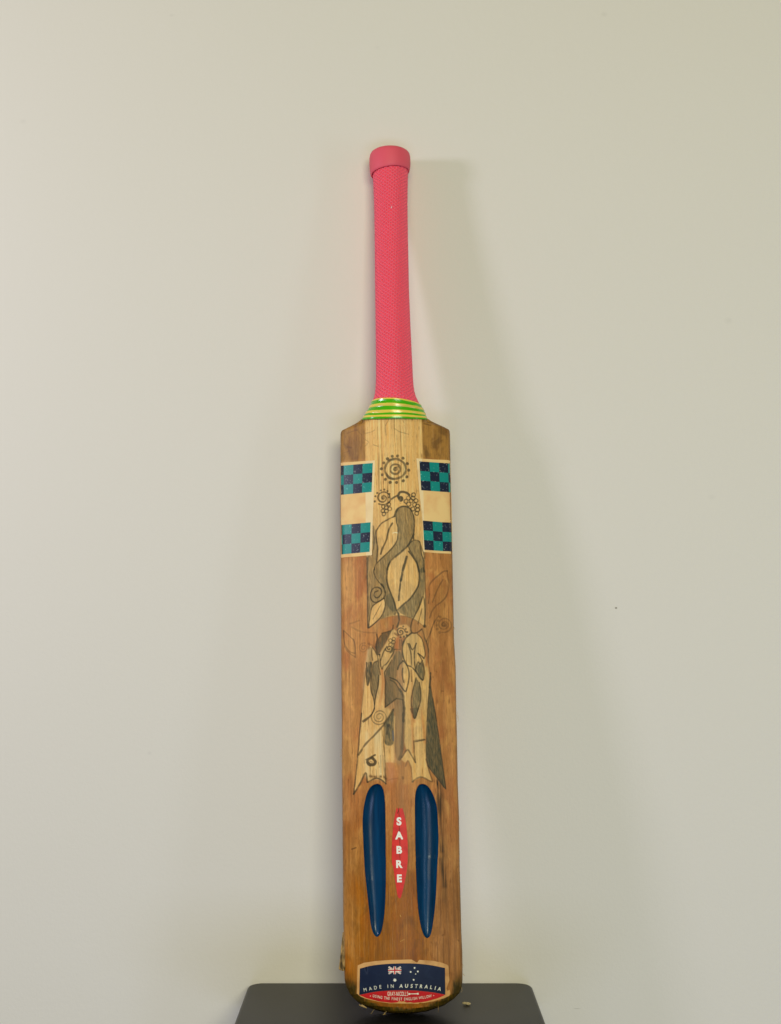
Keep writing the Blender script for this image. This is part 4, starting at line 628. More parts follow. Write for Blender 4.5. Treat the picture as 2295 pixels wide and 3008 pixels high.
    (-22.37, 264.87), (-23.36, 266.22), (-23.85, 267.86), (-23.73, 269.6), (-22.99, 271.24), (-21.69, 272.56), (-19.96, 273.37), (-18.0, 273.55), (-16.04,
    273.04), (-14.32, 271.88), (-13.08, 270.17), (-12.48, 268.1), (-12.64, 265.92), (-13.56, 263.88), (-15.17, 262.25), (-17.29, 261.25), (-19.7, 261.02),
    (-22.1, 261.63), (-24.2, 263.05), (-25.73, 265.12), (-26.46, 267.62), (-26.29, 270.26), (-25.19, 272.71)]), (0.9, 0.8, [(-23.47, 276.29), (-24.17,
    274.69), (-24.86, 273.04), (-25.57, 271.47), (-26.34, 270.09), (-27.19, 268.94), (-28.09, 267.95), (-29.03, 267.08), (-29.99, 266.26), (-30.97,
    265.52), (-31.98, 264.87), (-33.01, 264.25), (-34.03, 263.62)]), (1.23, 0.75, [(-5.88, 274.27), (-7.58, 271.68), (-9.31, 269.04), (-10.98, 266.51),
    (-12.52, 264.25), (-13.78, 262.41), (-14.85, 260.86), (-15.96, 259.38), (-17.36, 257.72), (-19.14, 255.81), (-21.18, 253.78), (-23.31, 251.71),
    (-25.4, 249.7), (-27.48, 247.79), (-29.62, 245.91), (-31.66, 244.03), (-33.47, 242.06), (-34.94, 240.0), (-36.19, 237.87), (-37.33, 235.72), (-38.53,
    233.57)]), (1.8, 0.9, [(-23.18, 227.11), (-23.25, 226.1), (-23.71, 225.19), (-24.51, 224.55), (-25.54, 224.23), (-26.64, 224.11), (-27.7, 224.12),
    (-28.63, 224.33), (-29.43, 224.87), (-30.06, 225.72), (-30.48, 226.73), (-30.59, 227.69), (-30.33, 228.55), (-29.69, 229.34), (-28.75, 230.05),
    (-27.66, 230.53), (-26.57, 230.59), (-25.57, 230.22), (-24.71, 229.59), (-23.99, 228.85), (-23.46, 228.04), (-23.18, 227.11)]), (1.15, 0.85, [(-32.02,
    229.18), (-30.8, 229.76), (-29.56, 230.35), (-28.35, 230.91), (-27.22, 231.44), (-26.19, 231.91), (-25.24, 232.34), (-24.32, 232.75), (-23.39,
    233.17)]), (0.57, 0.5, [(-26.27, 226.38), (-26.35, 226.06), (-26.53, 225.79), (-26.78, 225.59), (-27.07, 225.43), (-27.38, 225.31), (-27.69, 225.29),
    (-28.0, 225.41), (-28.29, 225.66), (-28.5, 225.96), (-28.61, 226.26), (-28.59, 226.57), (-28.46, 226.89), (-28.23, 227.19), (-27.96, 227.4), (-27.66,
    227.48), (-27.35, 227.45), (-27.03, 227.34), (-26.73, 227.2), (-26.48, 227.0), (-26.31, 226.72), (-26.27, 226.38)]), (0.98, 0.6, [(-14.13, 261.94),
    (-14.39, 257.69), (-14.67, 253.47), (-14.9, 249.2), (-15.0, 244.82), (-14.92, 240.29), (-14.71, 235.65), (-14.46, 230.94), (-14.24, 226.21), (-14.08,
    221.43), (-13.94, 216.6), (-13.8, 211.76), (-13.65, 206.93)]), (0.98, 0.8, [(-30.68, 208.47), (-29.07, 209.31), (-27.44, 210.21), (-25.84, 210.99),
    (-24.31, 211.5), (-22.86, 211.7), (-21.47, 211.69), (-20.12, 211.44), (-18.79, 210.98), (-17.48, 210.22), (-16.2, 209.17), (-14.93, 208.02), (-13.65,
    206.93)]), (0.9, 0.8, [(-35.38, 271.93), (-35.86, 268.42), (-36.33, 265.06), (-36.81, 261.41), (-37.31, 257.03), (-37.85, 251.38), (-38.42, 244.85),
    (-38.98, 238.36), (-39.5, 232.81), (-39.96, 228.76), (-40.37, 225.61), (-40.78, 222.56), (-41.26, 218.8), (-41.83, 214.05), (-42.46, 208.76), (-43.1,
    203.25), (-43.74, 197.86)]), (1.15, 0.8, [(-43.74, 197.86), (-42.38, 199.94), (-41.02, 201.99), (-39.66, 204.1), (-38.28, 206.36), (-36.77, 209.26),
    (-35.18, 212.6), (-33.71, 215.43), (-32.57, 216.77), (-31.89, 216.04), (-31.53, 213.85), (-31.29, 211.09), (-31.0, 208.62)]), (0.98, 0.65, [(1.54,
    230.61), (2.89, 232.54), (4.27, 234.65), (5.6, 236.42), (6.76, 237.34), (7.7, 237.14), (8.47, 236.15), (9.2, 234.71), (10.01, 233.19), (10.92,
    231.57), (11.88, 229.7), (12.86, 227.72), (13.83, 225.79)]), (0.98, 0.65, [(13.67, 225.79), (12.81, 244.4), (22.79, 246.63)]), (1.31, 0.45, [(12.83,
    245.33), (22.79, 246.47)]), (0.98, 0.4, [(4.95, 222.84), (5.44, 224.24), (5.93, 225.82), (6.44, 227.05), (6.99, 227.44), (7.64, 226.8), (8.35,
    225.42), (9.04, 223.49), (9.64, 221.23), (10.1, 218.5), (10.47, 215.26), (10.8, 211.82), (11.15, 208.49)]), (0.98, 0.6, [(10.83, 208.27), (11.84,
    209.13), (12.82, 210.03), (13.85, 210.85), (14.99, 211.5), (16.21, 212.0), (17.5, 212.4), (18.92, 212.57), (20.55, 212.39), (22.72, 211.42), (25.3,
    209.84), (27.63, 208.54), (29.06, 208.36), (29.23, 209.75), (28.54, 212.17), (27.51, 215.06), (26.62, 217.85), (25.95, 220.47), (25.27, 223.2),
    (24.57, 225.98), (23.88, 228.74)]), (2.13, 0.5, [(4.1, 275.68), (3.91, 270.75), (3.73, 265.81), (3.53, 260.92), (3.3, 256.17), (3.05, 251.39), (2.78,
    246.6), (2.46, 242.14), (2.05, 238.33), (1.52, 235.42), (0.88, 233.18), (0.2, 231.2), (-0.45, 229.09)]), (0.66, 0.7, [(33.16, 274.03), (34.01,
    267.47), (34.86, 260.89), (35.69, 254.39), (36.47, 248.08), (37.2, 242.04), (37.87, 236.19), (38.53, 230.42), (39.2, 224.62), (39.88, 218.77), (40.56,
    212.92), (41.24, 207.08), (41.92, 201.25)]), (0.66, 0.6, [(25.51, 222.51), (27.21, 220.21), (28.87, 217.95), (30.6, 215.61), (32.52, 213.09), (34.7,
    210.3), (37.07, 207.32), (39.51, 204.27), (41.92, 201.25)]), (0.74, 0.6, [(10.19, 274.85), (11.03, 272.22), (11.86, 269.31), (12.7, 266.97), (13.61,
    266.06), (14.6, 267.15), (15.64, 269.68), (16.71, 272.78), (17.77, 275.6)]), (0.82, 0.2, [(-13.31, 209.23), (-12.14, 209.73), (-10.99, 210.24),
    (-9.81, 210.72), (-8.57, 211.1), (-7.25, 211.36), (-5.87, 211.52), (-4.47, 211.65), (-3.08, 211.8)]), (0.62, 0.4, [(-6.28, 552.37), (-7.18, 550.84),
    (-8.14, 549.35), (-8.98, 547.8), (-9.51, 546.1), (-9.62, 544.2), (-9.42, 542.15), (-9.1, 540.04), (-8.84, 537.97)]), (0.62, 0.4, [(-0.12, 544.01),
    (0.85, 543.25), (1.82, 542.49), (2.79, 541.78), (3.77, 541.2), (4.7, 540.81), (5.62, 540.56), (6.59, 540.35), (7.68, 540.09), (8.94, 539.76), (10.32,
    539.4), (11.76, 539.04), (13.17, 538.7)]), (0.62, 0.4, [(-28.54, 541.39), (-27.33, 541.42), (-26.11, 541.42), (-24.91, 541.49), (-23.78, 541.68),
    (-22.73, 542.07), (-21.74, 542.59), (-20.77, 543.17), (-19.79, 543.72)]), (0.62, 0.4, [(-29.41, 534.98), (-28.47, 534.31), (-27.44, 533.65), (-26.6,
    532.97), (-26.27, 532.21), (-26.62, 531.35), (-27.47, 530.41), (-28.53, 529.45), (-29.48, 528.5)]), (0.62, 0.4, [(-21.56, 529.31), (-16.85, 527.27)]),
    (0.62, 0.4, [(7.87, 551.42), (8.63, 549.83)])]
STREAKS = [((176, 112, 66), 2.03, 0.75, [(-15.87, 311.57), (-15.45, 308.03), (-15.03, 304.49), (-14.87, 300.97), (-15.09, 297.49), (-15.56, 294.02),
    (-16.15, 290.48), (-16.91, 286.58), (-17.79, 282.61), (-18.58, 279.3), (-19.17, 277.13), (-19.67, 275.61), (-20.16, 274.1)]), ((176, 112, 66), 1.25,
    0.6, [(-12.94, 303.92), (-13.29, 296.35), (-13.64, 288.79), (-13.84, 282.91), (-13.77, 279.81), (-13.54, 278.36), (-13.32, 276.91)]), ((176, 112, 66),
    1.56, 0.6, [(11.41, 309.57), (11.44, 302.87), (11.47, 296.18), (11.43, 290.0), (11.14, 284.56), (10.77, 279.63), (10.78, 275.03), (11.46, 270.83),
    (12.53, 266.96), (13.59, 263.09)]), ((176, 112, 66), 1.48, 0.55, [(11.4, 275.63), (11.39, 268.81), (11.39, 262.01), (11.44, 256.08), (11.62, 251.52),
    (11.86, 247.83), (12.02, 244.41), (12.02, 241.13), (11.94, 238.11), (11.86, 235.1)]), ((176, 112, 66), 1.8, 0.6, [(19.37, 275.6), (19.96, 271.67),
    (20.55, 267.75), (21.14, 263.83), (21.78, 259.77), (22.43, 255.71), (22.9, 252.09), (23.09, 249.2), (23.12, 246.74), (23.14, 244.29)]), ((146, 114,
    74), 4.29, 0.75, [(-0.82, 327.78), (-0.93, 324.75), (-1.03, 321.72), (-1.35, 318.7), (-2.09, 315.81), (-3.05, 312.92), (-3.76, 309.7), (-4.1, 305.88),
    (-4.19, 301.73), (-3.95, 297.66), (-3.22, 293.83), (-2.16, 290.09), (-1.11, 286.35)]), ((152, 120, 80), 3.28, 0.8, [(-1.28, 275.75), (-1.22, 269.17),
    (-1.17, 262.61), (-1.2, 256.23), (-1.41, 249.95), (-1.71, 243.87), (-1.87, 238.39), (-1.77, 233.86), (-1.53, 229.94), (-1.29, 226.02)]), ((182, 128,
    92), 4.51, 0.7, [(-9.15, 224.59), (-8.89, 221.96), (-8.62, 219.33), (-8.49, 216.87), (-8.56, 214.71), (-8.77, 212.71), (-8.97, 210.72)]), ((150, 104,
    62), 3.28, 0.4, [(1.9, 229.06), (2.15, 223.91), (2.41, 218.77), (2.44, 213.64), (2.05, 208.52), (1.44, 203.42), (1.01, 198.31), (0.94, 193.21), (1.05,
    188.11), (1.16, 183.02)]), ((170, 104, 62), 2.65, 0.9, [(-1.16, 339.94), (-1.21, 336.9), (-1.26, 333.86), (-1.31, 330.82)]), ((165, 105, 62), 2.34,
    0.75, [(26.46, 335.53), (26.54, 330.67), (26.61, 325.82), (26.57, 321.81), (26.35, 319.22), (26.01, 317.47), (25.68, 315.72)]), ((232, 205, 156),
    4.92, 0.7, [(-20.6, 252.72), (-20.41, 248.93), (-20.22, 245.15), (-19.96, 241.03), (-19.48, 236.19), (-18.92, 231.01), (-18.58, 226.27), (-18.62,
    222.38), (-18.87, 218.92), (-19.12, 215.46)]), ((230, 200, 150), 2.79, 0.5, [(-30.94, 252.95), (-31.36, 247.4), (-31.78, 241.86), (-31.94, 235.8),
    (-31.67, 228.88), (-31.14, 221.45), (-30.61, 214.04)]), ((222, 192, 144), 1.72, 0.4, [(-28.63, 330.32), (-29.49, 324.23), (-30.36, 318.16), (-31.14,
    312.17), (-31.78, 306.32), (-32.33, 300.57), (-32.87, 294.82)]), ((84, 52, 22), 1.8, 0.85, [(-28.23, 214.01), (-26.42, 213.69), (-24.6, 213.38),
    (-22.7, 213.18), (-20.52, 213.29), (-18.26, 213.52), (-16.39, 213.5), (-15.22, 213.02), (-14.44, 212.28), (-13.67, 211.54)]), ((84, 52, 22), 1.15,
    0.5, [(-16.12, 232.43), (-15.94, 228.7), (-15.76, 224.97), (-15.49, 221.59), (-15.06, 218.78), (-14.54, 216.32), (-14.03, 213.86)]), ((66, 46, 22),
    2.46, 1.2, [(33.22, 208.43), (34.38, 205.94), (35.53, 203.44), (36.27, 200.62), (36.36, 197.35), (36.05, 193.76), (35.64, 189.83), (35.21, 185.44),
    (34.68, 180.73), (34.15, 176.02)]), ((66, 46, 22), 4.1, 0.5, [(35.65, 209.15), (36.19, 205.41), (36.74, 201.67), (37.01, 197.51), (36.81, 192.65),
    (36.35, 187.38), (35.88, 182.12)]), ((66, 46, 22), 2.62, 1.2, [(36.17, 195.98), (35.95, 191.3), (35.72, 186.63), (35.48, 182.13), (35.16, 177.92),
    (34.82, 173.9), (34.66, 169.87), (34.76, 165.78), (35.02, 161.68), (35.36, 157.59), (35.76, 153.5), (36.23, 149.41), (36.69, 145.32)]), ((66, 46, 22),
    5.74, 0.5, [(36.97, 195.96), (36.99, 185.39), (37.0, 174.85), (37.12, 165.18), (37.42, 156.94), (37.82, 149.57), (38.22, 142.2)]), ((70, 50, 26),
    2.79, 1.0, [(35.73, 137.75), (36.19, 135.0), (36.65, 132.25), (37.15, 129.32), (37.77, 125.95), (38.43, 122.4), (38.92, 119.37), (39.13, 117.25),
    (39.17, 115.64), (39.21, 114.04)]), ((70, 50, 26), 5.74, 0.45, [(36.56, 139.23), (37.31, 131.31), (38.05, 123.4), (38.46, 116.36), (38.32, 110.75),
    (37.84, 106.0), (37.36, 101.27)])]
SCUFFS = [((96, 54, 24), 2.03, 0.7, [(-3.21, 345.32), (-0.57, 343.35)]), ((30, 28, 26), 2.46, 0.7, [(-10.2, 260.3), (-11.89, 252.54)]), ((60, 80,
    100), 1.15, 0.6, [(-6.34, 254.76), (-6.08, 246.21)]), ((70, 46, 22), 0.57, 0.6, [(-18.49, 232.47), (-18.07, 216.99)]), ((70, 46, 22), 0.57, 0.6,
    [(-20.16, 226.29), (-19.59, 221.65)]), ((70, 46, 22), 0.57, 0.6, [(-22.61, 220.14), (-22.06, 213.95)]), ((70, 46, 22), 0.57, 0.6, [(-28.12, 223.31),
    (-27.63, 211.69)]), ((70, 46, 22), 0.57, 0.6, [(-16.58, 256.53), (-16.03, 250.28)]), ((70, 48, 26), 1.25, 0.6, [(28.45, 550.31), (34.83, 549.27)]),
    ((80, 54, 30), 1.41, 0.5, [(-33.37, 554.88), (-25.22, 554.24)]), ((80, 56, 32), 1.72, 0.5, [(-47.05, 529.86), (-43.04, 528.51)]), ((58, 110, 20),
    0.47, 0.4, [(-0.9, 544.03), (-0.14, 542.39)]), ((96, 66, 38), 1.09, 0.4, [(-46.94, 543.77), (-37.27, 545.72), (-32.53, 540.23)]), ((96, 66, 38), 1.09,
    0.4, [(-51.97, 524.18), (-44.68, 525.46)]), ((96, 66, 38), 1.09, 0.4, [(-39.67, 546.04), (-36.47, 545.61)]), ((70, 44, 20), 1.31, 0.7, [(-46.1,
    147.94), (-42.25, 149.54)]), ((80, 44, 18), 1.09, 0.7, [(40.23, 291.26), (41.79, 291.28)]), ((90, 50, 22), 0.78, 0.5, [(35.21, 309.78), (35.81,
    309.03)]), ((80, 46, 20), 1.48, 0.5, [(35.94, 70.44), (36.74, 70.77)]), ((90, 60, 28), 0.82, 0.5, [(-3.08, 72.76), (-3.66, 65.25)]), ((200, 160, 90),
    0.66, 0.5, [(-2.64, 66.37), (0.86, 68.21)]), ((70, 50, 20), 1.97, 0.5, [(2.03, 212.88), (2.25, 211.72)]), ((235, 215, 175), 0.78, 0.9, [(-3.65,
    441.17), (-1.71, 441.74), (0.45, 441.22)]), ((210, 170, 100), 0.49, 0.6, [(-2.66, 90.04), (-1.91, 88.53)]), ((70, 50, 24), 1.15, 0.5, [(50.49, 65.77),
    (51.27, 64.57)]), ((80, 50, 24), 0.78, 0.6, [(-21.93, 448.36), (-21.78, 447.87)])]
STICKERS = [{'outline': [(-53.39, 515.04), (-39.98, 514.13), (-19.78, 513.49), (-21.37, 481.03), (-22.93, 449.38), (-23.98, 420.89), (-38.52, 420.68),
    (-53.79, 421.14), (-53.7, 452.64), (-53.78, 484.85)], 'border': [(-28.86, 513.54), (-19.78, 513.49), (-21.37, 481.03), (-22.93, 449.38), (-23.98,
    420.89), (-29.59, 420.75), (-29.57, 449.91), (-29.45, 481.73)], 'patches': [{'navy': [[(-53.58, 512.35), (-50.59, 511.69), (-50.65, 501.99), (-53.59,
    502.57)], [(-41.04, 511.31), (-31.89, 511.1), (-32.23, 501.53), (-41.24, 501.69)], [(-50.65, 501.99), (-41.24, 501.69), (-41.45, 492.09), (-50.71,
    492.32)], [(-32.23, 501.53), (-22.5, 501.51), (-22.98, 492.02), (-32.57, 491.99)], [(-53.6, 492.83), (-50.71, 492.32), (-50.77, 482.68), (-53.62,
    483.15)], [(-41.45, 492.09), (-32.57, 491.99), (-32.9, 482.48), (-41.65, 482.52)]], 'teal': [[(-50.59, 511.69), (-41.04, 511.31), (-41.24, 501.69),
    (-50.65, 501.99)], [(-31.89, 511.1), (-22.02, 511.02), (-22.5, 501.51), (-32.23, 501.53)], [(-53.59, 502.57), (-50.65, 501.99), (-50.71, 492.32),
    (-53.6, 492.83)], [(-41.24, 501.69), (-32.23, 501.53), (-32.57, 491.99), (-41.45, 492.09)], [(-50.71, 492.32), (-41.45, 492.09), (-41.65, 482.52),
    (-50.77, 482.68)], [(-32.57, 491.99), (-22.98, 492.02), (-23.47, 482.56), (-32.9, 482.48)]]}, {'navy': [[(-53.52, 453.13), (-52.36, 452.92), (-52.35,
    443.3), (-53.49, 443.49)], [(-43.34, 452.72), (-34.41, 452.73), (-34.69, 443.16), (-43.47, 443.13)], [(-52.35, 443.3), (-43.47, 443.13), (-43.61,
    433.56), (-52.34, 433.7)], [(-34.69, 443.16), (-25.27, 443.29), (-25.7, 433.76), (-34.96, 433.61)], [(-53.46, 433.87), (-52.34, 433.7), (-52.33,
    424.13), (-53.43, 424.28)], [(-43.61, 433.56), (-34.96, 433.61), (-35.24, 424.09), (-43.74, 424.02)]], 'teal': [[(-52.36, 452.92), (-43.34, 452.72),
    (-43.47, 443.13), (-52.35, 443.3)], [(-34.41, 452.73), (-24.84, 452.85), (-25.27, 443.29), (-34.69, 443.16)], [(-53.49, 443.49), (-52.35, 443.3),
    (-52.34, 433.7), (-53.46, 433.87)], [(-43.47, 443.13), (-34.69, 443.16), (-34.96, 433.61), (-43.61, 433.56)], [(-52.34, 433.7), (-43.61, 433.56),
    (-43.74, 424.02), (-52.33, 424.13)], [(-34.96, 433.61), (-25.7, 433.76), (-26.12, 424.25), (-35.24, 424.09)]]}]}, {'outline': [(20.23, 514.86), (37.3,
    514.97), (53.55, 515.95), (54.1, 485.32), (54.17, 454.71), (53.81, 423.16), (39.25, 422.72), (26.29, 423.17), (25.14, 423.98), (24.94, 453.54),
    (22.37, 482.84)], 'border': [(20.23, 514.86), (25.76, 514.8), (26.31, 483.06), (26.51, 453.62), (26.37, 423.17), (25.14, 423.98), (24.94, 453.54),
    (22.37, 482.84)], 'patches': [{'navy': [[(23.09, 512.04), (32.85, 512.05), (33.14, 502.47), (23.51, 502.5)], [(42.21, 512.19), (51.34, 512.54), (51.4,
    502.86), (42.38, 502.56)], [(33.14, 502.47), (42.38, 502.56), (42.55, 492.96), (33.44, 492.91)], [(51.4, 502.86), (53.33, 503.3), (53.37, 493.65),
    (51.46, 493.22)], [(23.93, 492.99), (33.44, 492.91), (33.73, 483.39), (24.35, 483.51)], [(42.55, 492.96), (51.46, 493.22), (51.52, 483.6), (42.73,
    483.39)]], 'teal': [[(32.85, 512.05), (42.21, 512.19), (42.38, 502.56), (33.14, 502.47)], [(51.34, 512.54), (53.29, 512.97), (53.33, 503.3), (51.4,
    502.86)], [(23.51, 502.5), (33.14, 502.47), (33.44, 492.91), (23.93, 492.99)], [(42.38, 502.56), (51.4, 502.86), (51.46, 493.22), (42.55, 492.96)],
    [(33.44, 492.91), (42.55, 492.96), (42.73, 483.39), (33.73, 483.39)], [(51.46, 493.22), (53.37, 493.65), (53.41, 484.03), (51.52, 483.6)]]}, {'navy':
    [[(25.33, 453.72), (34.78, 453.44), (34.98, 443.99), (25.67, 444.24)], [(44.15, 453.27), (53.5, 453.71), (53.43, 444.25), (44.21, 443.84)], [(34.98,
    443.99), (44.21, 443.84), (44.28, 434.44), (35.18, 434.57)], [(26.0, 434.79), (35.18, 434.57), (35.38, 425.17), (26.34, 425.37)], [(44.28, 434.44),
    (53.36, 434.83), (53.29, 425.43), (44.34, 425.06)]], 'teal': [[(34.78, 453.44), (44.15, 453.27), (44.21, 443.84), (34.98, 443.99)], [(25.67, 444.24),
    (34.98, 443.99), (35.18, 434.57), (26.0, 434.79)], [(44.21, 443.84), (53.43, 444.25), (53.36, 434.83), (44.28, 434.44)], [(35.18, 434.57), (44.28,
    434.44), (44.34, 425.06), (35.38, 425.17)]]}]}]
SABRE = {'outline': [(-3.88, 185.6), (-4.29, 184.3), (-4.7, 183.05), (-5.11, 181.69), (-5.52, 180.04), (-5.95, 178.12), (-6.39, 175.99), (-6.82,
    173.6), (-7.22, 170.91), (-7.61, 167.81), (-7.98, 164.35), (-8.31, 160.76), (-8.6, 157.23), (-8.84, 153.71), (-9.04, 150.13), (-9.19, 146.68), (-9.27,
    143.6), (-9.27, 140.81), (-9.19, 138.26), (-9.07, 136.1), (-8.94, 134.53), (-8.84, 134.06), (-8.74, 134.44), (-8.58, 134.67), (-8.33, 133.78), (-7.95,
    131.25), (-7.46, 127.7), (-6.94, 123.8), (-6.45, 120.22), (-5.98, 116.86), (-5.5, 113.48), (-5.06, 110.44), (-4.7, 108.13), (-4.46, 106.82), (-4.31,
    106.23), (-4.17, 105.99), (-3.96, 105.72), (-3.66, 105.31), (-3.31, 104.98), (-2.94, 104.77), (-2.58, 104.73), (-2.26, 104.8), (-1.96, 104.97),
    (-1.63, 105.4), (-1.25, 106.23), (-0.79, 107.54), (-0.29, 109.24), (0.24, 111.22), (0.8, 113.37), (1.42, 115.78), (2.08, 118.47), (2.73, 121.23),
    (3.3, 123.87), (3.77, 126.36), (4.19, 128.79), (4.56, 131.2), (4.86, 133.62), (5.1, 136.03), (5.27, 138.42), (5.4, 140.86), (5.49, 143.42), (5.55,
    146.06), (5.57, 148.77), (5.54, 151.64), (5.45, 154.78), (5.29, 158.44), (5.06, 162.48), (4.78, 166.47), (4.46, 170.0), (4.06, 172.96), (3.6, 175.58),
    (3.12, 177.9), (2.67, 179.94), (2.25, 181.6), (1.84, 182.91), (1.44, 184.07), (1.04, 185.31), (-0.23, 184.41), (-1.78, 185.2), (-2.73, 183.83)],
    'letters': [(-2.12, 173.15, 6.39, 1.0, 0.0, 0.0), (-2.17, 160.61, 6.39, 1.0, 0.0, 0.0), (-2.29, 147.73, 6.23, 1.0, 0.0, 0.0), (-2.34, 135.11, 6.23,
    1.0, 0.0, 0.0), (-2.54, 122.46, 6.23, 1.0, 0.0, 0.0)], 'cracks': [[(-2.44, 184.98), (-2.05, 184.97), (-1.71, 176.96), (-2.1, 176.96)], [(-2.22,
    169.35), (-1.83, 169.35), (-1.69, 163.64), (-2.08, 163.65)], [(-1.94, 157.57), (-1.55, 157.57), (-1.5, 151.13), (-1.89, 151.13)], [(-2.11, 144.7),
    (-1.8, 144.7), (-1.58, 139.03), (-1.89, 139.03)], [(-2.34, 183.83), (-1.88, 183.82), (-3.34, 180.02), (-3.81, 180.03)]]}
